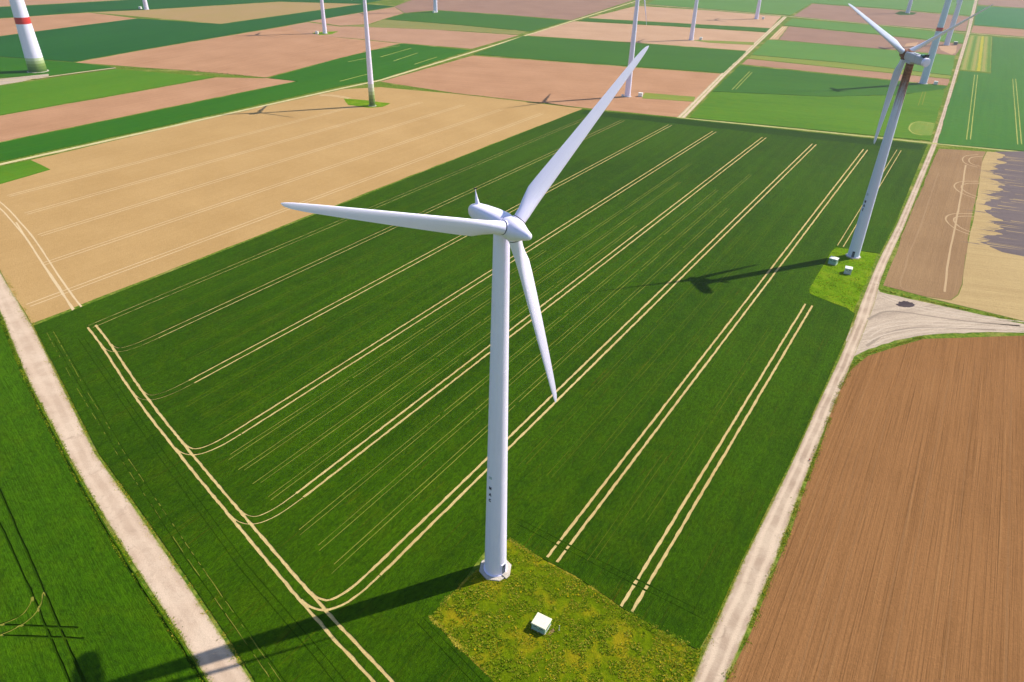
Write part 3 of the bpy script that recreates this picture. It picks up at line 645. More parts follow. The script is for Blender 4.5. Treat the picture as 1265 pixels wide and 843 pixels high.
ROADS = [
    ('farm_road', 'road_r', [(15.82, 48.35), (25.95, 61.86), (29.08, 66.72), (34.85, 76.71), (43.28, 90.89), (56.63, 111.59), (63.32, 122.22), (74.87, 141.2), (87.4, 161.24), (96.18, 175.85), (106.82, 194.67), (117.18, 212.31), (126.38, 227.59), (147.75, 261.39), (178.6, 312.2), (221.6, 383.6), (266.3, 460.8), (358.0, 621.2), (498.5, 866.7), (735.5, 1288.2), (1364.9, 2411.6)], [(21.46, 48.5), (31.23, 62.02), (34.07, 66.88), (40.38, 76.9), (49.1, 91.11), (61.06, 111.78), (67.48, 122.4), (78.88, 141.4), (91.16, 161.45), (99.96, 176.07), (111.17, 194.94), (120.74, 212.54), (129.86, 227.83), (151.01, 261.65), (181.6, 312.4), (224.7, 383.9), (269.1, 461.1), (361.3, 621.7), (503.1, 867.7), (743.3, 1290.5), (1379.5, 2418.3)], 0.052, 'pale stone farm road running up the right side'),
    ('farm_road', 'road_l', [(-306.05, 366.85), (-145.6, 175.13), (-117.94, 142.08), (-93.4, 115.2), (-80.82, 101.88), (-64.94, 85.59), (-52.65, 73.3), (-44.05, 64.42), (-25.49, 46.27)], [(-329.1, 384.88), (-161.16, 199.69), (-131.65, 167.15), (-87.71, 115.46), (-71.32, 99.18), (-55.3, 82.93), (-44.77, 72.07), (-37.67, 64.62), (-19.8, 46.43)], 0.048, 'wide pale farm road at lower left'),
    ('field_track', 'track', [(-260.0, 257.0), (-244.5, 281.3), (-229.0, 305.6), (-214.0, 328.9), (-199.0, 352.3), (-184.0, 375.7), (-167.5, 401.7), (-151.0, 427.8), (-134.5, 453.9), (-118.0, 480.1), (-97.0, 510.8), (-85.7, 536.7), (-74.3, 562.7), (-62.9, 588.7), (-51.6, 614.7), (-40.2, 640.7), (-29.7, 665.2), (-19.1, 689.7), (-8.6, 714.3), (1.9, 738.8), (12.4, 763.4), (22.9, 787.9), (33.5, 812.5), (44.0, 837.0), (54.5, 861.6), (64.4, 884.6), (74.3, 907.6), (84.1, 930.6), (94.0, 953.6), (103.9, 976.7), (113.7, 999.7), (123.6, 1022.7), (133.5, 1045.7), (143.3, 1068.7), (153.2, 1091.8), (163.5, 1114.6), (173.7, 1137.5), (183.9, 1160.4), (194.2, 1183.2), (204.4, 1206.1), (214.6, 1229.0), (224.9, 1251.8), (235.1, 1274.7), (245.3, 1297.5), (255.6, 1320.4), (265.8, 1343.3)], [(-257.7, 255.5), (-242.2, 279.8), (-226.6, 304.0), (-211.6, 327.4), (-196.6, 350.8), (-181.6, 374.1), (-165.1, 400.3), (-148.6, 426.4), (-132.1, 452.5), (-115.6, 478.5), (-94.6, 509.4), (-83.1, 535.5), (-71.8, 561.5), (-60.4, 587.5), (-49.0, 613.5), (-37.6, 639.5), (-27.1, 664.1), (-16.6, 688.6), (-6.0, 713.2), (4.5, 737.7), (15.0, 762.3), (25.5, 786.8), (36.0, 811.4), (46.6, 835.9), (57.1, 860.4), (67.0, 883.5), (76.8, 906.5), (86.7, 929.5), (96.6, 952.5), (106.4, 975.5), (116.3, 998.6), (126.2, 1021.6), (136.0, 1044.6), (145.9, 1067.6), (155.8, 1090.6), (166.0, 1113.5), (176.3, 1136.4), (186.5, 1159.2), (196.7, 1182.1), (207.0, 1204.9), (217.2, 1227.8), (227.4, 1250.7), (237.7, 1273.5), (247.9, 1296.4), (258.1, 1319.3), (268.4, 1342.1)], 0.095, 'thin sandy track between the stubble field and the green band'),
    ('field_track', 'track_far', [(93.3, 427.9), (103.0, 451.1), (112.7, 474.3), (122.4, 497.5), (132.1, 520.8), (141.8, 544.0), (151.5, 567.2), (162.3, 592.3), (173.2, 617.4), (184.0, 642.5), (194.8, 667.7), (205.7, 692.8), (216.5, 717.9), (227.3, 743.0), (238.2, 768.1), (249.0, 793.2), (259.8, 818.1), (270.6, 842.9), (281.4, 867.7), (292.2, 892.6), (303.1, 917.4), (313.9, 942.3), (324.7, 967.1)], [(97.5, 426.1), (107.2, 449.3), (116.9, 472.5), (126.6, 495.8), (136.3, 519.0), (146.0, 542.2), (155.7, 565.4), (166.5, 590.5), (177.4, 615.6), (188.2, 640.7), (199.0, 665.8), (209.9, 690.9), (220.7, 716.1), (231.5, 741.2), (242.4, 766.3), (253.2, 791.4), (264.0, 816.2), (274.8, 841.1), (285.7, 865.9), (296.5, 890.8), (307.3, 915.6), (318.1, 940.4), (328.9, 965.3)], 0.056, 'diagonal pale farm track at the top middle'),
    ('field_track', 'track_far', [(150.6, 1074.4), (175.5, 1062.1), (200.4, 1049.8), (225.3, 1037.5), (250.2, 1025.1), (277.4, 1008.1), (304.6, 991.1), (331.7, 974.1), (352.7, 959.1), (373.6, 944.0), (394.6, 929.0), (415.5, 913.9), (441.4, 896.5), (467.3, 879.1), (493.2, 861.7), (518.8, 849.1), (544.5, 836.5), (568.1, 823.7), (591.7, 810.8), (615.3, 798.0), (638.9, 785.1), (662.4, 772.3), (686.0, 759.4)], [(149.2, 1071.8), (174.1, 1059.4), (199.0, 1047.1), (223.9, 1034.8), (248.8, 1022.5), (275.8, 1005.6), (303.0, 988.6), (330.1, 971.7), (350.9, 956.6), (371.9, 941.6), (392.8, 926.5), (413.7, 911.5), (439.7, 894.0), (465.6, 876.6), (491.6, 859.1), (517.4, 846.5), (543.1, 833.9), (566.7, 821.0), (590.2, 808.2), (613.8, 795.3), (637.4, 782.5), (661.0, 769.6), (684.6, 756.8)], 0.06, 'far track crossing the plain'),
    ('field_track', 'track_grass', [(93.6, 429.0), (129.0, 418.3), (164.4, 407.6), (193.4, 397.9), (222.4, 388.1), (265.6, 375.0), (293.7, 368.9), (322.0, 362.8)], [(92.8, 426.4), (128.2, 415.7), (163.6, 405.0), (192.6, 395.2), (221.6, 385.5), (264.8, 372.2), (293.2, 366.1), (321.4, 360.0)], 0.064, 'grassy path along the top of the wheat field'),
    ('field_track', 'track_far', [(-345.9, 467.1), (-316.7, 484.2), (-301.2, 507.3), (-286.7, 526.2)], [(-344.7, 464.9), (-315.1, 482.4), (-299.2, 505.9), (-284.7, 524.6)], 0.3, 'pale path from the thick left tower'),
]
PADS = [
    ('meadow', 'near_grass', [(-8.19, 82.98), (-4.4, 88.01), (0.08, 95.11), (7.08, 89.73), (12.57, 86.09), (17.7, 81.77), (19.96, 79.7), (26.17, 75.19), (30.48, 72.35), (32.01, 72.84), (28.83, 66.71), (25.74, 61.36), (15.28, 48.34), (8.11, 54.35), (-1.26, 65.77), (-12.26, 76.99)], 0.085, 'rough grass plot at the foot of the nearest turbine'),
    ('meadow', 'far_grass', [(115.95, 238.74), (119.72, 237.93), (123.63, 236.05), (129.1, 233.97), (123.2, 224.05), (111.75, 204.89), (102.0, 188.17), (101.69, 191.73), (98.33, 194.94), (94.5, 199.3), (93.37, 201.17), (94.36, 204.06), (103.49, 219.46), (112.78, 234.92)], 0.075, 'bright grass plot at the foot of the rusty turbine'),
    ('gravel_junction', 'junction', [(90.34, 161.0), (92.82, 163.98), (98.15, 167.82), (107.55, 172.91), (117.43, 176.39), (132.41, 178.86), (148.43, 180.25), (176.99, 175.94), (237.76, 167.71), (244.19, 173.96), (180.85, 181.19), (151.26, 184.93), (135.24, 193.27), (123.23, 199.46), (116.59, 203.5), (117.29, 207.56), (115.64, 208.63), (104.62, 189.85), (93.75, 172.57)], 0.044, 'gravel road junction right of the rusty turbine'),
    ('hardstanding', 'junction', [(-382.9, 454.4), (-338.0, 478.7), (-327.9, 488.3), (-317.9, 498.8), (-314.6, 493.1), (-320.7, 472.1), (-326.8, 461.1), (-368.5, 435.2)], 0.24, 'pale hardstanding at the thick left tower'),
    ('meadow', 'far_grass', [(-108.2, 451.8), (-95.1, 449.1), (-78.1, 442.5), (-81.3, 432.6), (-88.9, 429.5), (-102.1, 435.2)], 0.09, 'small green patch round a green-footed tower'),
    ('meadow', 'far_grass', [(-196.0, 718.5), (-187.7, 728.3), (-175.0, 733.7), (-176.8, 714.5), (-186.3, 707.3)], 0.08, 'tiny grass patch at a far tower on brown ground'),
    ('meadow', 'dark_grass', [(495.8, 1041.3), (518.6, 1074.8), (526.2, 1067.2), (534.9, 1060.0), (516.7, 1032.9), (495.2, 1023.3)], 0.09, 'dark weedy patch at the far top right tower'),
    ('gravel_patch', 'brown_lt', [(383.7, 763.4), (400.2, 774.4), (386.4, 748.6), (367.6, 735.4)], 0.09, 'pale bare patch behind the rusty rotor'),
    ('gravel_patch', 'brown_lt', [(410.7, 753.1), (430.1, 756.7), (407.1, 714.2), (395.3, 698.7), (399.0, 726.6)], 0.1, 'pale disturbed ground at a far tower'),
]
NEAR_PAD = [
    (-8.19, 82.98),
    (-4.4, 88.01),
    (0.08, 95.11),
    (7.08, 89.73),
    (12.57, 86.09),
    (17.7, 81.77),
    (19.96, 79.7),
    (26.17, 75.19),
    (30.48, 72.35),
    (32.01, 72.84),
    (28.83, 66.71),
    (25.74, 61.36),
    (15.28, 48.34),
    (8.11, 54.35),
    (-1.26, 65.77),
    (-12.26, 76.99),
]
FAR_PAD = [
    (115.95, 238.74),
    (119.72, 237.93),
    (123.63, 236.05),
    (129.1, 233.97),
    (123.2, 224.05),
    (111.75, 204.89),
    (102.0, 188.17),
    (101.69, 191.73),
    (98.33, 194.94),
    (94.5, 199.3),
    (93.37, 201.17),
    (94.36, 204.06),
    (103.49, 219.46),
    (112.78, 234.92),
]
KIOSKS = [
    ((6.13, 75.76), (2.59, 2.41, 1.25), -28.6, 'kiosk_green', 'kiosk_roof', 'pale mint green kiosk with cream roof beside the nearest turbine', 0.1),
    ((109.27, 224.33), (2.7, 2.3, 1.9), -39.4, 'kiosk_green', 'kiosk_white', 'greenish kiosk in the shadow of the rusty turbine', 0.08),
    ((111.45, 216.94), (2.3, 2.3, 1.8), -25.0, 'kiosk_grey', 'kiosk_white', 'white kiosk on sunlit grass near the rusty turbine', 0.08),
    ((79.37, 482.44), (2.8, 2.2399999999999998, 2.0999999999999996), -20.0, 'kiosk_white', 'kiosk_white', 'small white kiosk right of the tower behind the upper blade tip', 0.05, False),
    ((175.27, 747.24), (2.8, 2.2399999999999998, 2.0999999999999996), -20.0, 'kiosk_white', 'kiosk_white', 'tiny white kiosk beside the tower on a pale brown field', 0.05, False),
    ((289.81, 933.71), (3.0, 2.4000000000000004, 2.25), -20.0, 'kiosk_white', 'kiosk_white', 'tiny white kiosk at a tower by the far track', 0.05, False),
    ((308.24, 553.89), (2.6, 2.08, 1.9500000000000002), -20.0, 'kiosk_white', 'kiosk_white', 'white kiosk at the foot of the tall red-banded tower', 0.05, False),
    ((432.74, 764.83), (3.4, 2.72, 2.55), -20.0, 'kiosk_dark', 'kiosk_white', 'dark kiosk beside the far road', 0.05, False),
    ((-190.25, 713.32), (2.8, 2.2399999999999998, 2.0999999999999996), -20.0, 'kiosk_white', 'kiosk_white', 'small white kiosk left of a tower on brown field', 0.05, False),
    ((-422.57, 858.19), (3.0, 2.4000000000000004, 2.25), -20.0, 'kiosk_white', 'kiosk_white', 'tiny white kiosk left of the far top left tower', 0.05, False),
    ((-101.75, 901.45), (2.4, 1.92, 1.7999999999999998), -20.0, 'kiosk_white', 'kiosk_white', 'tiny white kiosk touching the tower above the far green field', 0.05, False),
    ((67.48, 480.62), (1.4, 1.1199999999999999, 1.0499999999999998), -20.0, 'kiosk_white', 'kiosk_white', 'low white cabinet left of the tower behind the upper blade', 0.05, False),
]
NEAR_HOLES = [
    (-1.78, 87.55, 2.9),
    (6.13, 75.76, 1.25),
]
FAR_HOLES = [
    (118.99, 231.16, 2.9),
    (109.27, 224.33, 1.7),
    (111.45, 216.94, 1.5),
]
VERGES = [
    ([(-143.86, 172.38), (-117.31, 140.71), (-94.07, 115.17), (-80.94, 101.2), (-65.69, 85.38), (-50.54, 70.7), (-44.29, 64.42), (-31.15, 51.11)], 8000, 1.0, 0.1, 0.3, 0.06, 'dark verge grass left of the wide farm road'),
    ([(-161.88, 200.83), (-130.71, 166.31), (-87.37, 115.47), (-70.96, 99.41), (-54.96, 83.11), (-44.49, 72.37), (-37.31, 64.64), (-24.94, 52.34)], 8000, 1.3, 0.07, 0.22, 0.65, 'straw-coloured verge between the wide farm road and the wheat'),
    ([(26.54, 63.13), (29.34, 67.4), (40.22, 86.38), (59.85, 118.04), (75.28, 142.9), (96.63, 178.18), (105.62, 193.54)], 6000, 0.9, 0.07, 0.22, 0.6, 'thin verge between the wheat field and the right farm road'),
    ([(34.32, 66.88), (40.66, 76.44), (49.66, 91.51), (68.22, 122.99), (81.53, 146.31), (89.82, 158.6), (96.94, 165.44), (116.98, 175.46)], 6500, 0.9, 0.08, 0.26, 0.35, 'green verge between the right farm road and the ploughed field'),
    ([(116.78, 206.37), (128.05, 223.07), (150.94, 260.81), (220.9, 375.8)], 800, 0.8, 0.12, 0.3, 0.4, 'verge along the tilled strip'),
    ([(117.35, 205.25), (123.76, 200.6), (135.8, 194.34), (151.87, 185.94), (166.12, 180.34)], 900, 0.8, 0.16, 0.4, 0.4, 'verge along the gravel junction'),
    ([(-12.26, 76.99), (-8.19, 82.98), (-4.65, 87.26)], 1500, 0.35, 0.1, 0.26, 0.95, 'dry edge of the grass plot beside the tower shadow'),
    ([(-12.26, 76.99), (-1.26, 65.77), (7.05, 55.99)], 3000, 0.5, 0.1, 0.3, 0.8, 'dry edge of the grass plot at the bottom'),
    ([(0.4, 94.72), (7.08, 89.73), (12.57, 86.09), (17.7, 81.77), (19.96, 79.7)], 2400, 0.45, 0.1, 0.26, 0.95, 'straw edge between wheat and grass plot'),
    ([(19.96, 79.7), (26.17, 75.19), (30.58, 72.21)], 700, 1.2, 0.16, 0.36, 0.15, 'pale green lip of the grass plot by the wheat'),
    ([(-93.7, 498.1), (-42.7, 476.3), (4.0, 458.6), (39.5, 444.5)], 500, 1.5, 0.25, 0.5, 0.2, 'grass strip between stubble and brown field'),
    ([(-286.4, 526.8), (-234.8, 525.7), (-172.9, 507.2)], 400, 1.5, 0.3, 0.6, 0.1, 'dark grass strip beside the large brown field'),
]
TURBINES = [
    {'at': (-1.78, 87.55), 'label': 'large white turbine in the foreground on the rough grass plot', 'hub': 65.3, 'rb': 1.95, 'rt': 1.1, 'L': 29.5, 'yaw': -57.03, 'tilt': 4.6, 'phi': 164.0, 'over': 2.6, 'tail': 7.6, 'found': 2.95, 'detail': True, 'door': -41.0, 'letters': -128.0, 'letter_z': [20.32, 18.97, 17.72], 'logo_z': 22.49, 'letter_h': 0.5, 'chord': 2.4},
    {'at': (118.99, 231.16), 'label': 'grey turbine with rusty hub and brown-stained tower top', 'hub': 66.0, 'rb': 1.95, 'rt': 1.1, 'L': 28.4, 'yaw': 102.4, 'tilt': 4.8, 'phi': 29.75, 'over': 3.3, 'tail': 6.8, 'style': 'boxy', 'paint': 'white_cool', 'tower_paint': 'rust_tower', 'found': 2.6, 'detail': True, 'door': -120.0, 'letters': -160.0, 'letter_z': [20.3, 18.87, 17.42], 'logo_z': 22.78, 'letter_h': 0.75, 'chord': 2.3, 'pitch': -32, 'twist': 0.3},
    {'at': (-329.53, 506.52), 'label': 'thick conical tower with green foot and red band at left', 'hub': 135.0, 'rb': 5.7, 'rt': 2.2, 'L': 40.0, 'yaw': -50.0, 'phi': 100.0, 'over': 5.0, 'tail': 6.0, 'style': 'egg', 'scale': 1.5, 'chord': 4.0, 'flare': True, 'found': 6.9, 'rings': [(30.2, 34.2, 'red_band'), (0.25, 2.05, 'ring0'), (2.05, 3.85, 'ring1'), (3.85, 5.65, 'ring2'), (5.65, 7.45, 'ring3'), (7.45, 9.25, 'ring4')]},
    {'at': (-414.93, 856.2), 'label': 'slim far tower at the top left above the olive plot', 'hub': 85.0, 'rb': 2.4, 'rt': 1.3, 'L': 30.0, 'yaw': -50.0, 'phi': 90.0, 'style': 'egg', 'scale': 0.8, 'chord': 2.6},
    {'at': (-184.11, 718.28), 'label': 'tower standing in the large brown field at upper left', 'hub': 65.0, 'rb': 1.9, 'rt': 1.1, 'L': 22.0, 'yaw': 48.0, 'phi': 84.0, 'chord': 2.2},
    {'at': (-87.52, 434.9), 'label': 'slender tower with green foot at the edge of the stubble', 'hub': 68.0, 'rb': 1.85, 'rt': 0.8, 'L': 22.0, 'yaw': 48.0, 'phi': 84.0, 'style': 'egg', 'scale': 0.62, 'tail': 3.5, 'chord': 1.9, 'found': 2.6, 'rings': [(0.25, 2.33, 'ring0'), (2.33, 4.42, 'ring1'), (4.42, 6.5, 'ring2'), (6.5, 8.58, 'ring3'), (8.58, 10.67, 'ring4'), (10.67, 12.75, 'ring5')]},
    {'at': (-100.51, 907.36), 'label': 'far tower above the green field at top centre', 'hub': 85.0, 'rb': 2.4, 'rt': 1.3, 'L': 30.0, 'yaw': -40.0, 'phi': 90.0, 'chord': 2.4},
    {'at': (70.7, 481.05), 'label': 'tower with one hanging blade behind the foreground blade tip', 'hub': 64.0, 'rb': 1.95, 'rt': 1.1, 'L': 26.0, 'yaw': 0.0, 'phi': 108.0, 'chord': 2.1},
    {'at': (165.25, 743.74), 'label': 'tower on the pale brown field right of centre top', 'hub': 65.0, 'rb': 2.1, 'rt': 1.2, 'L': 24.0, 'yaw': 0.0, 'phi': 90.0, 'chord': 2.2},
    {'at': (281.99, 934.21), 'label': 'far tower beside the crossing track', 'hub': 65.0, 'rb': 2.3, 'rt': 1.2, 'L': 24.0, 'yaw': 0.0, 'phi': 90.0, 'chord': 2.2},
    {'at': (299.62, 555.32), 'label': 'tall bluish tower with red band behind the rusty rotor', 'hub': 86.0, 'rb': 2.6, 'rt': 1.7, 'L': 32.0, 'yaw': -85.0, 'phi': 35.0, 'chord': 2.8, 'paint': 'white_cool', 'rings': [(36.2, 38.6, 'red_band')]},
    {'at': (421.5, 760.18), 'label': 'tower beside the dark kiosk near the far road', 'hub': 86.0, 'rb': 2.5, 'rt': 1.5, 'L': 32.0, 'yaw': -85.0, 'phi': 20.0, 'chord': 2.8, 'paint': 'white_cool'},
    {'at': (518.14, 1052.19), 'label': 'far tower on the dark weedy patch at top right', 'hub': 86.0, 'rb': 2.6, 'rt': 1.5, 'L': 32.0, 'yaw': -85.0, 'phi': 95.0, 'chord': 2.8, 'paint': 'white_cool'},
]
HAZE = 0.0002
DARK_SOIL = [
    (249.37, 373.24),
    (250.24, 370.65),
    (251.71, 367.83),
    (250.83, 365.88),
    (248.66, 364.39),
    (247.73, 362.45),
    (245.72, 360.91),
    (242.79, 359.69),
    (242.12, 357.66),
    (244.82, 354.4),
    (243.92, 352.86),
    (242.12, 351.65),
    (239.55, 350.72),
    (237.56, 349.57),
    (235.92, 348.3),
    (235.04, 346.75),
    (232.85, 345.68),
    (233.59, 343.54),
    (233.52, 341.7),
    (230.28, 340.7),
    (227.77, 339.43),
    (228.76, 336.89),
    (226.72, 335.45),
    (226.77, 333.25),
    (228.35, 330.49),
    (227.84, 328.49),
    (227.38, 326.48),
    (221.81, 326.33),
    (220.09, 325.34),
    (222.02, 323.04),
    (221.79, 321.52),
    (221.47, 320.03),
    (222.56, 318.03),
    (222.31, 316.52),
    (219.14, 316.06),
    (218.06, 314.85),
    (216.94, 313.66),
    (217.98, 311.37),
    (217.38, 309.68),
    (215.01, 308.64),
    (214.53, 306.91),
    (211.87, 305.97),
    (209.58, 304.89),
    (207.79, 303.64),
    (205.34, 302.62),
    (210.13, 298.97),
    (208.27, 297.39),
    (204.1, 296.65),
    (203.42, 294.64),
    (200.4, 293.49),
    (199.21, 291.66),
    (197.77, 289.94),
    (198.92, 287.26),
    (198.29, 285.23),
    (196.76, 283.53),
    (193.86, 282.85),
    (193.61, 281.19),
    (193.02, 279.66),
    (193.8, 277.63),
    (193.41, 276.03),
    (193.83, 274.13),
    (195.16, 271.91),
    (194.6, 270.37),
    (188.79, 270.74),
    (190.06, 268.65),
    (189.03, 267.39),
    (190.85, 265.1),
    (189.16, 264.09),
    (190.13, 262.1),
    (187.87, 261.3),
    (185.84, 260.4),
    (184.47, 259.28),
    (186.21, 257.01),
    (186.09, 255.99),
    (183.61, 255.82),
    (182.88, 255.01),
    (180.41, 254.84),
    (178.75, 254.37),
    (177.15, 253.88),
    (177.5, 252.69),
    (175.43, 252.37),
    (179.08, 249.97),
    (177.58, 249.54),
    (176.51, 248.95),
    (175.28, 248.42),
    (173.82, 247.97),
    (172.51, 247.47),
    (173.67, 246.07),
    (174.8, 244.68),
    (174.13, 243.94),
    (175.84, 238.86),
    (181.73, 235.41),
    (200.52, 223.89),
    (309.9, 381.4),
]
SOIL_STREAKS = [
    ((221.67, 325.96), 6.7, 0.68, 1.1, True),
    ((193.89, 274.28), 5.5, 0.33, 0.9, True),
    ((174.1, 248.74), 2.1, 0.59, 0.1, True),
    ((203.67, 295.32), 4.7, 0.84, 0.7, True),
    ((248.5, 363.96), 2.7, 0.61, 2.3, True),
    ((222.62, 318.21), 15.3, 0.8, 4.0, False),
    ((237.89, 350.47), 5.4, 0.47, 0.3, True),
    ((184.54, 259.48), 6.3, 0.63, -0.2, True),
    ((193.75, 282.54), 4.1, 0.36, 2.1, False),
    ((214.43, 306.64), 7.3, 0.38, 5.5, False),
    ((214.65, 307.65), 4.4, 0.4, 1.1, True),
    ((227.17, 336.68), 4.9, 0.68, 2.2, True),
    ((178.71, 248.97), 8.2, 0.28, 1.3, True),
    ((173.34, 245.15), 15.2, 0.6, -1.9, False),
    ((226.63, 335.21), 6.1, 0.68, 1.2, False),
    ((242.55, 359.03), 7.0, 0.49, 4.1, False),
    ((218.27, 312.17), 3.1, 0.54, 2.1, True),
    ((205.41, 302.8), 3.0, 0.47, 4.2, False),
    ((172.57, 247.64), 14.4, 0.69, 2.4, False),
    ((195.22, 272.09), 7.2, 0.69, 2.9, False),
    ((222.54, 317.97), 5.8, 0.81, 1.4, True),
    ((188.02, 261.7), 4.5, 0.72, -0.3, True),
    ((222.2, 327.39), 4.8, 0.32, 5.2, False),
    ((180.31, 254.56), 4.7, 0.68, -0.0, True),
    ((215.17, 309.09), 3.2, 0.78, 1.5, False),
    ((207.72, 303.46), 4.0, 0.83, 0.1, True),
    ((173.33, 245.13), 8.3, 0.82, -0.1, True),
    ((203.55, 294.99), 5.6, 0.52, 3.7, False),
    ((210.08, 298.83), 11.7, 0.48, 3.2, False),
    ((189.11, 267.61), 9.7, 0.47, 1.5, False),
    ((228.03, 329.61), 2.1, 0.8, 2.5, True),
    ((178.81, 249.23), 3.4, 0.64, 1.0, True),
    ((198.91, 290.84), 9.0, 0.78, 4.4, False),
    ((186.63, 258.17), 6.3, 0.61, 0.1, True),
    ((204.54, 297.85), 3.3, 0.68, 0.6, False),
    ((209.76, 297.94), 7.6, 0.87, 1.1, True),
    ((194.61, 270.4), 12.7, 0.29, -0.3, False),
    ((219.52, 317.1), 6.6, 0.76, 1.4, True),
    ((239.6, 350.85), 3.3, 0.9, -0.5, True),
    ((189.23, 267.93), 6.0, 0.28, 1.2, False),
    ((235.88, 348.19), 8.6, 0.33, 2.3, True),
    ((221.32, 320.24), 7.3, 0.72, -2.0, False),
    ((174.0, 248.47), 13.5, 0.35, 1.2, False),
    ((214.65, 307.23), 7.8, 0.52, 0.2, True),
    ((221.62, 320.46), 3.7, 0.45, 0.3, True),
    ((229.0, 337.54), 8.3, 0.71, 0.4, True),
    ((214.14, 305.85), 6.2, 0.73, 0.4, True),
    ((221.86, 322.6), 15.5, 0.31, -1.4, False),
    ((214.53, 306.9), 6.4, 0.74, -0.3, True),
    ((189.63, 265.39), 8.4, 0.56, 0.2, False),
    ((211.57, 305.14), 8.3, 0.58, 2.0, True),
    ((198.59, 286.36), 4.6, 0.39, 3.8, False),
    ((187.48, 260.23), 7.6, 0.26, -0.3, True),
    ((222.27, 327.59), 7.8, 0.38, 4.9, False),
    ((177.75, 250.02), 5.7, 0.89, 1.1, True),
    ((187.44, 260.13), 6.2, 0.73, 1.4, True),
    ((226.56, 332.67), 3.9, 0.49, 0.3, True),
    ((189.37, 268.33), 3.5, 0.71, 0.7, True),
    ((222.8, 317.86), 5.8, 0.35, 1.9, False),
    ((221.55, 320.24), 6.1, 0.69, 1.9, True),
    ((217.53, 310.09), 2.5, 0.29, -0.2, True),
    ((227.01, 336.24), 5.4, 0.54, 0.1, True),
    ((189.73, 267.75), 7.4, 0.52, 0.1, False),
    ((247.98, 363.13), 8.0, 0.58, 1.2, False),
    ((193.12, 279.92), 8.3, 0.87, -0.3, True),
    ((197.65, 289.6), 4.6, 0.77, 1.5, True),
    ((207.85, 296.22), 11.0, 0.45, 4.3, False),
    ((198.74, 290.36), 7.5, 0.28, -0.1, True),
    ((248.88, 364.98), 2.3, 0.43, 1.6, True),
    ((209.97, 298.54), 2.0, 0.42, 2.3, True),
    ((222.07, 323.19), 12.1, 0.43, 3.2, False),
    ((245.33, 359.84), 3.8, 0.82, 2.1, True),
    ((187.74, 260.95), 15.7, 0.49, 2.2, False),
    ((188.81, 263.14), 7.0, 0.29, 1.3, True),
    ((248.83, 364.87), 15.2, 0.5, 1.1, False),
    ((242.02, 351.37), 13.2, 0.33, 0.6, False),
    ((198.65, 286.51), 15.2, 0.89, -1.5, False),
    ((245.62, 360.63), 9.6, 0.48, 4.3, False),
    ((203.06, 293.64), 3.0, 0.37, 1.1, True),
    ((180.16, 254.14), 7.8, 0.37, 3.0, False),
    ((207.35, 302.42), 5.4, 0.34, 1.8, False),
    ((227.84, 329.09), 4.0, 0.28, 5.7, False),
    ((227.21, 334.46), 12.5, 0.27, 3.2, False),
    ((207.82, 296.16), 7.9, 0.45, 1.7, True),
    ((210.42, 299.77), 15.6, 0.56, 4.8, False),
    ((204.43, 297.56), 5.5, 0.53, 1.4, True),
    ((248.6, 364.22), 7.0, 0.39, -1.1, False),
    ((233.83, 342.56), 13.8, 0.71, 2.8, False),
    ((244.31, 353.93), 6.8, 0.33, 1.7, True),
    ((245.36, 359.91), 12.2, 0.59, 3.2, False),
]
STAIN = [
    (117.85, 194.82),
    (119.49, 196.79),
    (121.68, 197.73),
    (123.75, 196.78),
    (124.01, 195.2),
    (122.09, 193.77),
    (119.92, 193.37),
    (118.38, 193.8),
]
MARKER = [
    (9.04, 75.22),
    (65.36, 119.87),
    (106.88, 189.99),
]
MUD = [
    (7.17, 74.4),
    (8.06, 75.65),
    (8.31, 75.05),
    (7.62, 74.11),
]

# ------------------------------------------------------------------ the setting
def ring(cx, cy, r, n): return [(cx+r*math.cos(2*math.pi*i/n), cy+r*math.sin(2*math.pi*i/n)) for i in range(n)]
g = link('ground', mesh_of('ground', [(x, y, 0) for x, y in ring(0, 0, 9000, 64)], [tuple(range(64))]), M['ground'])
tag(g, 'grassy ground between and beyond all the fields', 'ground', kind='structure')

FO = {}
for i, (key, nm, mat, ang, z, poly, label) in enumerate(FIELDS):
    o = slab(nm, poly, z+0.0042*(i % 9), M[mat], ang, edge=(9, 0.35) if z < 0.5 and len(poly) < 40 else None)
    tag(o, label, 'field', kind='structure'); FO[key] = o

# wheat field with its tramlines
def u_head(v):
    for (u0, v0), (u1, v1) in zip(HEADLAND, HEADLAND[1:]):
        if v1 <= v <= v0: return u0+(u1-u0)*(v-v0)/(v1-v0)
    return HEADLAND[-1][0]
tracks = []   # (centre line, width)
for v, u0, u1, wd in TRAMS:
    uh = u_head(v); curve = u0 is None
    pl = [(u_head(v+6.5)+.2, v+6.5), (u_head(v+4)+.5, v+4.0), (uh+2.6, v+1.5), (uh+6.5, v+0.2), (uh+12, v)] if curve else [(u0, v)]
    pl = smooth_line(pl, 2) if curve else pl
    if curve:
        tracks.append(([uv(*p) for p in pl], wd*(0.5 if v in (141.3, 89.9) else 0.8))); tracks.append(([uv(*pl[-1]), uv(u1, v)], wd))
    else: tracks.append(([uv(*p) for p in pl+[(u1, v)]], wd))
tracks.append(([uv(u, v) for u, v in smooth_line(HEADLAND, 2)], 0.62))
for (u0, u1, v, wd) in EXTRA_TRAMS: tracks.append(([uv(u0, v), uv(u1, v)], wd))
cuts, floors = [], []
for pl, wd in tracks:
    sd = [strip_sides(q, wd, 1.0, 0.26) for q in pair(pl)]
    cuts += [closed(s) for s in sd]; floors.append((pl, wd))
furrow = []
for pl, wd in FURROWS:
    sd = [strip_sides(q, wd, 1.5, 0.6) for q in pair(pl, 1.3)]
    cuts += [closed(s) for s in sd]; furrow.append((pl, wd))
wheat = grooved_field('wheat_field', MAIN_FIELD, 0.15, M['wheat'], 58.4, cuts)
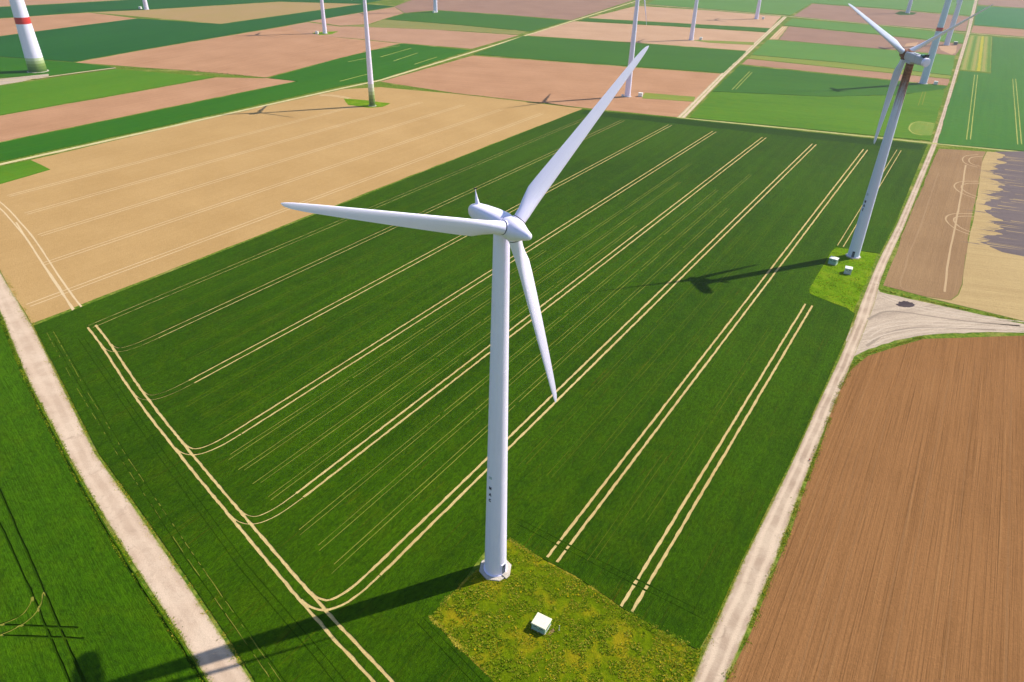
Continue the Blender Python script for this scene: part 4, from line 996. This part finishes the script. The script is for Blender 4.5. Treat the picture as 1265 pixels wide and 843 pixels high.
tag(wheat, 'dark green wheat field with pale tramlines around the nearest turbine', 'field', kind='structure')
for j, (pl, wd) in enumerate(floors): child_strip('tramline', wheat, pair(pl), wd+0.35, 0.018+0.004*j, M['track_soil'], 5, 0.1)
for j, (pl, wd) in enumerate(furrow): child_strip('furrow', wheat, pair(pl, 1.3), wd+0.3, 0.085+0.004*j, M['furrow'], 6, 0.1)
for v, u0, u1, wd, mt in SEED_ROWS:
    ln = []
    for s in (-0.55, 0.55):
        u = u0+rnd.uniform(-1, 1)
        while u < u1:
            e = min(u1, u+rnd.uniform(35, 120)); ln.append([uv(u, v+s), uv(e, v+s)]); u = e+rnd.uniform(0.3, 3)
    child_strip('sparse_seed_row', wheat, ln, wd, 0.160, M[mt], 4, 0.7)

for pl in DASHED:
    ln = []; pl = resample(pl, 1.0); i = 0
    while i < len(pl)-3:
        n = rnd.choice((1, 1, 2, 3, 5, 8)); ln.append(pl[i:i+n+1]); i += n+rnd.choice((1, 1, 2, 3, 6))
    child_strip('sparse_seed_row', wheat, [l for l in ln if len(l) > 1], 0.10, 0.162, M['sparse_mid'], 1.5, 0.9)
hd = slab('headland_strip', HEADLAND_STRIP, 0.155, M['wheat_dark'], -16, edge=(4, .8)); hd.parent = wheat
hd.matrix_parent_inverse = Matrix.LocRotScale(wheat.location, wheat.rotation_euler, None).inverted()

# green field left of the farm road
cuts = []; lt = []
for pl, wd, mt in LEFT_TRACKS:
    pl = smooth_line(pl, 2); sd = [strip_sides(pl, wd, 2.0, 0.4)]; cuts += [closed(s) for s in sd]; lt.append((pl, wd, mt))
left = grooved_field('wheat_field', LEFT_FIELD, 0.26, M['wheat_left'], -46, cuts)
tag(left, 'bright green crop field left of the pale farm road', 'field', kind='structure')
for j, (pl, wd, mt) in enumerate(lt): child_strip('tramline', left, [pl], wd+0.3, 0.05+0.004*j, M[mt], 4, 0.1)

# roads
for j, (nm, mat, l, r, z, label) in enumerate(ROADS):
    o = link(nm, strip_mesh(nm, [(l, r) if area2(l+r[::-1]) < 0 else (r, l)], z), M[mat]); tag(o, label, 'road', kind='structure')
for nm, mat, poly, z, label in PADS:
    o = slab(nm, poly, z, M[mat], 20, edge=(2.5, 0.35)); tag(o, label, 'ground', kind='structure'); FO[nm] = o

# pale wheel marks lying on the far and bare fields
for j, (key, mat, wd, lines) in enumerate(MARKS):
    p = FO[key]; zt = max(v.co.z for v in p.data.vertices)
    child_strip('wheel_track', p, [smooth_line(l, 2) for l in lines], wd, zt+0.006+0.003*(j % 3), M[mat], 6, 0.25)

# ------------------------------------------------------------------ grass as it grows on pads and verges
def tufts(name, spots, mat, label):
    """spots: (x, y, z, size, colour); each tuft a few bent blades fanned round its foot"""
    V, F, C = [], [], []
    for x, y, z, s, c in spots:
        nb = 4 if s < 0.45 else 5; a0 = rnd.uniform(0, 6.28)
        for k in range(nb):
            a = a0+k*6.283/nb+rnd.uniform(-.4, .4); l = s*rnd.uniform(.6, 1.1); wv = s*rnd.uniform(.20, .36)
            ca, sa = math.cos(a), math.sin(a); o = len(V); lean = rnd.uniform(.35, .9)
            V += [(x-sa*wv*.5, y+ca*wv*.5, z), (x+sa*wv*.5, y-ca*wv*.5, z),
                  (x+ca*l*lean*.5+sa*wv*.4, y+sa*l*lean*.5-ca*wv*.4, z+l*.55), (x+ca*l*lean*.5-sa*wv*.4, y+sa*l*lean*.5+ca*wv*.4, z+l*.55),
                  (x+ca*l*lean, y+sa*l*lean, z+l*rnd.uniform(.55, .8))]
            F += [(o, o+1, o+2, o+3), (o+3, o+2, o+4)]
            t = rnd.uniform(.75, 1.25); C += [(c[0]*t, c[1]*t, c[2]*t, 1)]*5
    me = mesh_of(name, V, F); at = me.color_attributes.new('tint', 'FLOAT_COLOR', 'POINT')
    at.data.foreach_set('color', [x for c in C for x in c])
    o = link(name, me, M[mat]); tag(o, label, 'grass', kind='stuff'); return o
GREENS = [lin(c) for c in ((96, 124, 10), (116, 142, 16), (134, 154, 26), (66, 96, 8), (150, 162, 40))]
STRAW = [lin(c) for c in ((186, 170, 50), (206, 184, 76), (166, 148, 40))]
FLOWER = lin((226, 196, 28))
def hashn(x, y, s):
    """smooth value noise for drifts of colour and height"""
    x /= s; y /= s; xi, yi = math.floor(x), math.floor(y); fx, fy = x-xi, y-yi
    h = lambda a, b: (math.sin(a*127.1+b*311.7)*43758.5453) % 1
    fx = fx*fx*(3-2*fx); fy = fy*fy*(3-2*fy)
    return (h(xi, yi)*(1-fx)+h(xi+1, yi)*fx)*(1-fy)+(h(xi, yi+1)*(1-fx)+h(xi+1, yi+1)*fx)*fy
def scatter(poly, n, z, smin, smax, straw, hold=()):
    x0, x1 = min(p[0] for p in poly), max(p[0] for p in poly); y0, y1 = min(p[1] for p in poly), max(p[1] for p in poly); out = []
    while len(out) < n:
        x, y = rnd.uniform(x0, x1), rnd.uniform(y0, y1)
        if not inside((x, y), poly) or any((x-hx)**2+(y-hy)**2 < hr*hr for hx, hy, hr in hold): n -= 0.3; continue
        k = hashn(x, y, 3.1); k2 = hashn(x+50, y, 1.1); k3 = hashn(x, y+90, 6.0)
        if k2 < 0.33: n -= 0.3; continue
        s = smin+(smax-smin)*(k*.6+k2*.4)*rnd.uniform(.7, 1.2)
        c = rnd.choice(STRAW) if rnd.random() < straw*(0.25+1.5*k3) else rnd.choice(GREENS)
        if rnd.random() < 0.035*k3*2: c = FLOWER
        out.append((x, y, z, s, c))
    return out
def along(l, n, wid, z, smin, smax, straw):
    out = []; seg = [(a, b, math.dist(a, b)) for a, b in zip(l, l[1:])]; T = sum(s[2] for s in seg)
    for _ in range(n):
        t = rnd.uniform(0, T)
        for a, b, L in seg:
            if t <= L: break
            t -= L
        k = min(1, t/max(L, 1e-6)); x = a[0]+(b[0]-a[0])*k; y = a[1]+(b[1]-a[1])*k; j = rnd.gauss(0, wid*.42)
        if hashn(x*1.3, y, 2.3) < 0.25: continue
        x += -(b[1]-a[1])/L*j; y += (b[0]-a[0])/L*j
        out.append((x, y, z, rnd.uniform(smin, smax)*(.6+.8*hashn(x, y, 2.0)), rnd.choice(STRAW) if rnd.random() < straw else rnd.choice(GREENS)))
    return out
clumps = [(x, y, z, s*(1.25 if x < 8-0.5*(y-60) else 1.0), c) for x, y, z, s, c in scatter(NEAR_PAD, 3800, 0.10, 0.22, 0.42, 0.10, NEAR_HOLES)]
tufts('meadow_grass', clumps+scatter(NEAR_PAD, 26000, 0.10, 0.10, 0.32, 0.26, NEAR_HOLES), 'tuft', 'rough flowering grass on the plot at the nearest turbine foot')
tufts('meadow_grass', scatter(FAR_PAD, 3500, 0.08, 0.14, 0.34, 0.15, FAR_HOLES), 'tuft', 'short bright grass on the plot under the rusty turbine')
for l, n, wid, smin, smax, straw, label in VERGES: tufts('verge_grass', along(l, n, wid, 0.0, smin, smax, straw), 'tuft', label)

# ------------------------------------------------------------------ wind turbines
def loft(secs, cap=True):
    n = len(secs[0]); V = [p for s in secs for p in s]; F = []
    for i in range(len(secs)-1):
        for j in range(n): F.append((i*n+j, i*n+(j+1) % n, (i+1)*n+(j+1) % n, (i+1)*n+j))
    if cap: F += [tuple(range(n))[::-1], tuple((len(secs)-1)*n+j for j in range(n))]
    return V, F
def autosmooth(me, ang=40):
    me.polygons.foreach_set('use_smooth', [True]*len(me.polygons))
    bm = bmesh.new(); bm.from_mesh(me); bmesh.ops.recalc_face_normals(bm, faces=bm.faces)
    for e in bm.edges:
        e.smooth = not (len(e.link_faces) == 2 and e.calc_face_angle(0) > R(ang))
    bm.to_mesh(me); bm.free(); me.update(); return me
def lofted(name, secs, mat, parent, ang=40):
    v, f = loft(secs); return link(name, autosmooth(mesh_of(name, v, f), ang), mat, parent)
def tube(name, zr, mat, parent, n=48, open_=False):
    return lofted(name, [[(r*math.cos(2*math.pi*i/n), r*math.sin(2*math.pi*i/n), z) for i in range(n)] for z, r in zr], mat, parent, 35)
def boxmesh(name, fr, dims, bevel=0.0):
    """box of dims in the frame fr = (origin, x, y, z), bevelled"""
    bm = bmesh.new(); bmesh.ops.create_cube(bm, size=1)
    for v in bm.verts: v.co = Vector((v.co.x*dims[0], v.co.y*dims[1], v.co.z*dims[2]))
    if bevel: bmesh.ops.bevel(bm, geom=list(bm.edges), offset=bevel, segments=2, affect='EDGES')
    o, x, y, z = fr
    for v in bm.verts: v.co = o+x*v.co.x+y*v.co.y+z*v.co.z
    me = bpy.data.meshes.new(name); bm.to_mesh(me); bm.free(); return me
X, Y, Z = Vector((1, 0, 0)), Vector((0, 1, 0)), Vector((0, 0, 1))
STROKES = {'N': [((-.3, -.5), (-.3, .5)), ((-.3, .5), (.3, -.5)), ((.3, -.5), (.3, .5))],
           'A': [((-.36, -.5), (0, .5)), ((.36, -.5), (0, .5)), ((-.2, -.12), (.2, -.12))],
           'C': [((.3, .38), (.1, .5)), ((.1, .5), (-.16, .46)), ((-.16, .46), (-.34, .2)), ((-.34, .2), (-.34, -.2)), ((-.34, -.2), (-.16, -.46)), ((-.16, -.46), (.1, -.5)), ((.1, -.5), (.3, -.38))]}
def glyph(name, ch, org, right, up, nrm, size, parent, mat, wt=0.24):
    V, F = [], []
    for a, b in STROKES[ch]:
        A = org+right*(a[0]*size)+up*(a[1]*size); B = org+right*(b[0]*size)+up*(b[1]*size)
        t = (B-A).normalized(); s = t.cross(nrm)*(wt*size/2); A -= t*wt*size*.3; B += t*wt*size*.3; o = len(V)
        for h in (-0.05, 0.012): V += [A-s+nrm*h, B-s+nrm*h, B+s+nrm*h, A+s+nrm*h]
        F += [(o+4, o+5, o+6, o+7), (o, o+1, o+5, o+4), (o+1, o+2, o+6, o+5), (o+2, o+3, o+7, o+6), (o+3, o, o+4, o+7)]
    return link(name, mesh_of(name, V, F), mat, parent)

def blade_mesh(L, rootr, cmax, pitch, twist=1.0):
    """span along z, leading edge +y, upwind +x"""
    st = [(0.030, 2*rootr, 1.0, 24), (0.055, 2*rootr, 1.0, 24), (0.09, 2*rootr*1.06, .86, 22), (0.135, cmax*.88, .56, 19), (0.185, cmax, .38, 16), (0.25, cmax*.965, .30, 13),
          (0.36, cmax*.87, .25, 9.5), (0.48, cmax*.765, .21, 6.5), (0.60, cmax*.665, .19, 4.5), (0.72, cmax*.565, .175, 3), (0.83, cmax*.47, .165, 1.8), (0.91, cmax*.385, .16, 1), (0.96, cmax*.30, .15, .5), (0.985, cmax*.20, .15, .2), (1.0, cmax*.05, .15, 0)]
    secs = []; n = 28
    for r, c, th, tw in st:
        b = R(tw*twist+pitch); pts = []; rnd_ = min(1.0, max(0.0, (th-.38)/.6))
        for i in range(n):
            a = 2*math.pi*i/n; xc = .5+.5*math.cos(a)          # 1 = trailing, 0 = leading
            yt = 5*th*(.2969*math.sqrt(xc)-.126*xc-.3516*xc**2+.2843*xc**3-.1036*xc**4)
            af = (xc, yt if a <= math.pi else -yt*.85); ci = (xc, .5*th*math.sin(a))
            px = af[0]*(1-rnd_)+ci[0]*rnd_; py = af[1]*(1-rnd_)+ci[1]*rnd_
            ax = .30*(1-rnd_)+.5*rnd_
            cy, cx = (ax-px)*c, -py*c                        # leading edge to +y, thickness along x
            pts.append((cx*math.cos(b)+cy*math.sin(b), cy*math.cos(b)-cx*math.sin(b), r*L))
        secs.append(pts)
    v, f = loft(secs); return autosmooth(mesh_of('blade', v, f), 50)

def turbine(spec):
    x, y = spec['at']; zh = spec['hub']; rb, rt = spec['rb'], spec['rt']; L = spec['L']; yaw = R(spec['yaw']); tilt = R(spec.get('tilt', 4.7)); d0 = spec.get('over', 3.0)
    root = bpy.data.objects.new('wind_turbine', None); COL.objects.link(root); root.location = (x, y, 0); root.empty_display_size = 3
    tag(root, spec['label'], 'wind turbine', 'wind turbines standing in the fields')
    white = M[spec.get('paint', 'white')]
    # foundation
    n = 8; fr = spec.get('found', rb+0.95)
    lofted('foundation', [[(fr*s*math.cos(2*math.pi*(i+.35)/n), fr*s*math.sin(2*math.pi*(i+.35)/n), z) for i in range(n)] for z, s in ((-.3, 1), (.26, 1), (.32, .97))], M['concrete'], root, 20)
    ztop = zh-1.25
    rad = lambda z: rb+(rt-rb)*(z/ztop) if not spec.get('flare') else rt+(rb-rt)*(1-z/ztop)**1.5
    tw = tube('tower', [(z, rad(z)) for z in [0.2+(ztop-.2)*k/24 for k in range(25)]], M[spec.get('tower_paint', spec.get('paint', 'white'))], root)
    if spec.get('detail'):
        tube('base_flange', [(.28, rad(.3)+.16), (.46, rad(.3)+.16), (.50, rad(.3)+.05)], white, tw)
        for k in (1, 2): tube('section_joint', [(ztop*k/3-.06, rad(ztop*k/3)+.012), (ztop*k/3+.06, rad(ztop*k/3)+.012)], white, tw)
        da = R(spec['door']); nr = Vector((math.cos(da), math.sin(da), 0)); tg = Vector((-math.sin(da), math.cos(da), 0))
        dr = link('door', boxmesh('door', (nr*(rad(1.6)+.0)+Z*1.55, nr, tg, Z), (.22, .86, 2.05), .03), M['door_grey'], tw)
        link('door_frame', boxmesh('door_frame', (nr*(rad(1.6)-.04)+Z*1.58, nr, tg, Z), (.22, 1.1, 2.3), .03), white, dr)
        link('handle', boxmesh('handle', (nr*(rad(1.6)+.13)+tg*.3+Z*1.5, nr, tg, Z), (.06, .06, .3), .01), M['dark_metal'], dr)
        link('vent', boxmesh('vent', (nr*(rad(1.6)+.10)+Z*2.25, nr, tg, Z), (.06, .5, .3), .01), M['dark_metal'], dr)
        for k in range(3): link('step', boxmesh('step', (nr*(rad(.3)+.35+.25*(2-k))+Z*(.30+.08*k), nr, tg, Z), (.5, 1.0, .12+.02*k), .01), M['concrete'], tw)
        la = R(spec['letters']); nr = Vector((math.cos(la), math.sin(la), 0)); tg = Vector((-math.sin(la), math.cos(la), 0))
        for ch, zz in zip('NAC', spec['letter_z']): glyph('painted_letter', ch, nr*(rad(zz)+.03)+Z*zz, tg, Z, nr, spec['letter_h'], tw, M['letter_black'])
        zz = spec['logo_z']; link('painted_emblem', boxmesh('painted_emblem', (nr*(rad(zz)-.02)+Z*zz, nr, tg, Z), (.1, spec['letter_h']*1.0, spec['letter_h']*1.0), .02), M['emblem_grey'], tw)
    for z0, z1, mt in spec.get('rings', ()):
        tube('painted_ring', [(z0, rad(z0)+.015), (z1, rad(z1)+.015)], M[mt], tw)
    # head: local +x is the wind axis
    head = Matrix.Translation((0, 0, zh)) @ Matrix.Rotation(yaw, 4, 'Z') @ Matrix.Rotation(-tilt, 4, 'Y')
    def sq(px, hw, hh, zc=0, e=3.0, n=32):
        pts = []
        for i in range(n):
            a = 2*math.pi*i/n; c, s = math.cos(a), math.sin(a)
            pts.append(tuple(head @ Vector((px, hw*math.copysign(abs(c)**(2/e), c), zc+hh*math.copysign(abs(s)**(2/e), s)))))
        return pts
    def rev(name, prof, mat, par, n=40):
        return lofted(name, [[tuple(head @ Vector((px, r*math.cos(2*math.pi*i/n), r*math.sin(2*math.pi*i/n)))) for i in range(n)] for px, r in prof], mat, par, 35)
    s = spec.get('scale', 1.0); dt = spec.get('tail', 7.6); st = spec.get('style', 'round')
    if st == 'round':
        nac = lofted('nacelle', [sq(d0-1.25, 1.36*s, 1.36*s, 0, 2.3), sq(d0-1.9, 1.48*s, 1.46*s, 0, 2.6), sq(0, 1.52*s, 1.50*s, 0, 3.0), sq(-2.6, 1.42*s, 1.40*s, .03, 3.2), sq(-5.2, 1.26*s, 1.20*s, .08, 3.2), sq(-dt+.9, 1.12*s, 1.04*s, .10, 3.0), sq(-dt+.3, .98*s, .88*s, .10, 2.7), sq(-dt, .62*s, .55*s, .10, 2.4)], white, root)
        if spec.get('detail'):
            mo = head @ Vector((-dt+1.2, 0, 1.1*s)); R3 = head.to_3x3()
            lofted('sensor_mast', [[tuple(mo+R3 @ Vector((px*f+off, py*f*.6, pz))) for px, py in ring(0, 0, .55, 16)] for pz, f, off in ((-.2, 1.0, .1), (.35, .72, 0), (1.0, .42, -.18), (1.7, .16, -.34), (2.0, .10, -.38))], white, nac)
            link('wind_sensor', boxmesh('wind_sensor', (mo+R3 @ Vector((-.40, 0, 2.1)), R3 @ X, R3 @ Y, R3 @ Z), (.16, .5, .14), .03), M['dark_metal'], nac)
            rev('hub_gap_ring', [(d0-1.27, 1.24), (d0-1.13, 1.24)], M['dark_metal'], nac)
            link('roof_hatch', boxmesh('roof_hatch', (head @ Vector((-1.5, 0, 1.375)), R3 @ X, R3 @ Y, R3 @ Z), (1.6, .9, .12), .04), white, nac)
        hub = rev('spinner', [(d0-1.15, 1.36*s), (d0-.5, 1.52*s), (d0+.35, 1.54*s), (d0+1.1, 1.38*s), (d0+1.9, 1.08*s), (d0+2.7, .80*s), (d0+3.4, .60*s), (d0+3.85, .47*s), (d0+4.08, .30*s), (d0+4.15, .08)], white, root)
        rr = .86*s
    elif st == 'boxy':
        nac = lofted('nacelle', [sq(d0-1.1, 1.0, 1.05, 0, 4), sq(d0-1.7, 1.2, 1.2, 0, 5), sq(-1.0, 1.25, 1.3, 0, 6), sq(-4.6, 1.15, 1.2, 0, 6), sq(-dt+1.2, .98, 1.0, -.05, 5), sq(-dt+1.0, .7, .7, -.05, 4)], M['weathered'], root)
        R3 = head.to_3x3(); bx = lambda nm, p, dm, mt, bv=.06: link(nm, boxmesh(nm, (head @ Vector(p), R3 @ X, R3 @ Y, R3 @ Z), dm, bv), M[mt], nac)
        bx('hub_brake_cover', (d0-2.2, 0, 1.15), (1.5, 1.3, .5), 'rust'); bx('yaw_skirt', (.0, 0, -1.45), (2.9, 2.5, .7), 'weathered', .15)
        bx('cooler_box', (-dt+2.2, -.1, 1.3), (1.3, 1.5, .8), 'teal'); bx('cooler_fin', (-dt+1.3, -.2, 1.5), (.12, 1.7, 1.0), 'dark_metal', .02)
        bx('rust_streak_panel', (-1.6, -1.19, -.1), (2.8, .14, .5), 'rust', .04); bx('roof_hatch', (-1.8, .2, 1.34), (1.5, 1.0, .16), 'weathered')
        bx('rear_bracket', (-dt+.95, 0, .35), (.16, 2.2, .34), 'rust', .03); bx('beacon', (-dt+1.6, .7, 1.55), (.28, .28, .5), 'dark_metal', .05)
        rev('rear_fan_drum', [(-dt+1.0, 1.05), (-dt+.95, 1.22), (-dt+.1, 1.22), (-dt, 1.16), (-dt-.05, 1.0), (-dt-.12, .4), (-dt-.14, .05)], M['white'], nac)
        hub = rev('spinner', [(d0-1.1, .95), (d0-.9, 1.25), (d0+.5, 1.3), (d0+1.2, 1.15), (d0+1.7, .8), (d0+1.9, .2)], M['rust'], root)
        rr = .80
    else:   # egg-shaped direct-drive head
        nac = rev('nacelle', [(-dt, .3*s), (-dt+.6, 1.3*s), (-3.2*s, 2.1*s), (-1*s, 2.7*s), (d0-1.4, 2.9*s), (d0-1.2, 2.7*s)], white, root)
        hub = rev('spinner', [(d0-1.15, 2.6*s), (d0-.2, 2.5*s), (d0+1.0*s, 2.1*s), (d0+2.0*s, 1.4*s), (d0+2.6*s, .7*s), (d0+2.8*s, .1)], white, root)
        rr = .9*s
    bm_ = blade_mesh(L, rr, spec.get('chord', 2.5), spec.get('pitch', 3), spec.get('twist', 1.0))
    ringm = None
    for k in range(3):
        ph = R(spec['phi'])+k*2*math.pi/3
        e = Vector((0, math.cos(ph), math.sin(ph)))                  # span, in the rotor plane
        sgn = spec.get('turn', 1); t = e.cross(X)*sgn                 # direction of travel seen from the front
        ax = X
        m = Matrix(((ax.x, t.x, e.x, d0), (ax.y, t.y, e.y, 0), (ax.z, t.z, e.z, 0), (0, 0, 0, 1)))
        b = link('blade', bm_, white, root); b.matrix_local = head @ m
        if spec.get('detail'):
            if ringm is None:
                v, f = loft([[(rrr*math.cos(2*math.pi*i/32), rrr*math.sin(2*math.pi*i/32), z) for i in range(32)] for z, rrr in ((1.44, rr+.005), (1.44, rr+.03), (1.53, rr+.03), (1.53, rr+.005))]); ringm = autosmooth(mesh_of('root_seal', v, f))
            link('root_seal', ringm, M['dark_metal'], b)
            if k == 0:
                v, f = loft([[(q*math.cos(2*math.pi*i/32), q*math.sin(2*math.pi*i/32), z) for i in range(32)] for z, q in ((.5, rr+.16), (1.38, rr+.12), (1.42, rr+.03))]); sock = autosmooth(mesh_of('blade_socket', v, f))
            sk = link('blade_socket', sock, white if st == 'round' else M['rust'], hub); sk.matrix_local = head @ m
    return root
for sp in TURBINES: turbine(sp)

# ------------------------------------------------------------------ transformer kiosks beside the turbines
def kiosk(at, dims, rot, wall, roof, label, z0=0.1, detail=True):
    root = bpy.data.objects.new('transformer_kiosk', None); COL.objects.link(root); root.location = (at[0], at[1], z0); root.rotation_euler = (0, 0, R(rot))
    tag(root, label, 'kiosk', 'transformer kiosks beside the turbines'); a, b, h = dims
    fr = lambda x, y, z: (Vector((x, y, z)), X, Y, Z)
    link('plinth', boxmesh('plinth', fr(0, 0, .0), (a*.98, b*.98, .24), .02), M['concrete'], root)
    wl = link('wall', boxmesh('wall', fr(0, 0, .1+h/2), (a*.94, b*.94, h), .025), M[wall], root)
    bm = bmesh.new(); bmesh.ops.create_cube(bm, size=1)
    for v in bm.verts:
        up = v.co.z > 0; f = .97 if up else 1.04
        v.co = Vector((v.co.x*a*f, v.co.y*b*f, h+.1+(.16 if up else .0)))
    bmesh.ops.bevel(bm, geom=list(bm.edges), offset=.02, segments=1, affect='EDGES')
    me = bpy.data.meshes.new('roof'); bm.to_mesh(me); bm.free(); link('roof', me, M[roof], root)
    if detail:
        for s in (-1, 1):
            dr = link('door', boxmesh('door', fr(s*a*.215, -b*.47-.0, .12+h*.48), (a*.40, .06, h*.84), .01), M[wall], root)
            link('handle', boxmesh('handle', fr(s*a*.06, -b*.47-.05, .12+h*.5), (.05, .05, .22), .01), M['dark_metal'], dr)
            lv = link('louvre', boxmesh('louvre', fr(s*a*.215, -b*.47-.035, .12+h*.74), (a*.26, .03, h*.18), .005), M['louvre'], dr)
        link('side_vent', boxmesh('side_vent', fr(a*.47, 0, .12+h*.6), (.06, b*.5, h*.3), .01), M['louvre'], root)
for kk in KIOSKS: kiosk(*kk)

# ------------------------------------------------------------------ small things
o = slab('dark_soil_patch', DARK_SOIL, 0.068, M['dark_soil'], -14); tag(o, 'ragged dark grey wet soil in the straw field', 'ground', kind='structure')
def streaks(name, sel, mat, z):
    V, F = [], []; ca, sa = math.cos(R(-20)), math.sin(R(-20))
    for (x, y), l, wv, off, outw in SOIL_STREAKS:
        if outw != sel: continue
        a = -1 if outw else 1; b = len(V); px, py = x+ca*off, y+sa*off
        for t_, h in ((0, .5), (.35, .42), (.7, .22), (1, .02)):
            V += [(px+ca*a*l*t_-sa*wv*h, py+sa*a*l*t_+ca*wv*h, z), (px+ca*a*l*t_+sa*wv*h, py+sa*a*l*t_-ca*wv*h, z)]
        F += [(b+2*i, b+2*i+1, b+2*i+3, b+2*i+2) for i in range(3)]
    lo = to_local([(v[0], v[1]) for v in V], (o.location.x, o.location.y), R(-14))
    link(name, mesh_of(name, [(p[0], p[1], z) for p in lo], F), M[mat], o)
streaks('soil_streak', True, 'dark_soil', 0.071); streaks('straw_streak', False, 'straw', 0.074)
o = slab('ash_stain', STAIN, 0.064, M['ash'], 10, edge=(0.45, 0.32)); tag(o, 'dark purple-grey stain on the gravel junction', 'ground', kind='structure')
o = slab('bare_soil', MUD, 0.11, M['tilled'], 10, edge=(0.3, 0.06)); tag(o, 'scrap of bare brown earth beside the near kiosk', 'ground', kind='structure')
def post(at, r, h, mat, name, label, cat):
    root = bpy.data.objects.new(name, None); COL.objects.link(root); root.location = (at[0], at[1], 0.02); tag(root, label, cat)
    tube('shaft', [(0, r), (h, r), (h+r*.6, r*.5)], M[mat], root, 12); tube('foot', [(-.02, r*1.9), (.10, r*1.9), (.13, r*1.2)], M['concrete'], root, 12)
    tube('cap', [(h*.86, r*1.25), (h*.94, r*1.25)], M['dark_metal'], root, 12)
post(MARKER[0], 0.06, 1.15, 'post', 'marker_post', 'short pale marker post right of the near kiosk', 'post')
post(MARKER[1], 0.10, 0.45, 'orange', 'marker_peg', 'small orange marker peg on the edge of the right farm road', 'post')


# ------------------------------------------------------------------ haze
hz = boxmesh('haze', (Vector((200, 0, 104)), X, Y, Z), (19000, 19000, 212))
o = link('haze', hz); k = bpy.data.materials.new('haze_air'); k.use_nodes = True; t = k.node_tree; t.nodes.clear()
vo = t.nodes.new('ShaderNodeVolumePrincipled'); vo.inputs['Color'].default_value = (0.96, 0.95, 0.97, 1); vo.inputs['Density'].default_value = HAZE; vo.inputs['Anisotropy'].default_value = 0.75
mo = t.nodes.new('ShaderNodeOutputMaterial'); t.links.new(vo.outputs[0], mo.inputs['Volume']); hz.materials.append(k)
tag(o, 'thin pale haze over the whole plain', 'haze', kind='stuff')
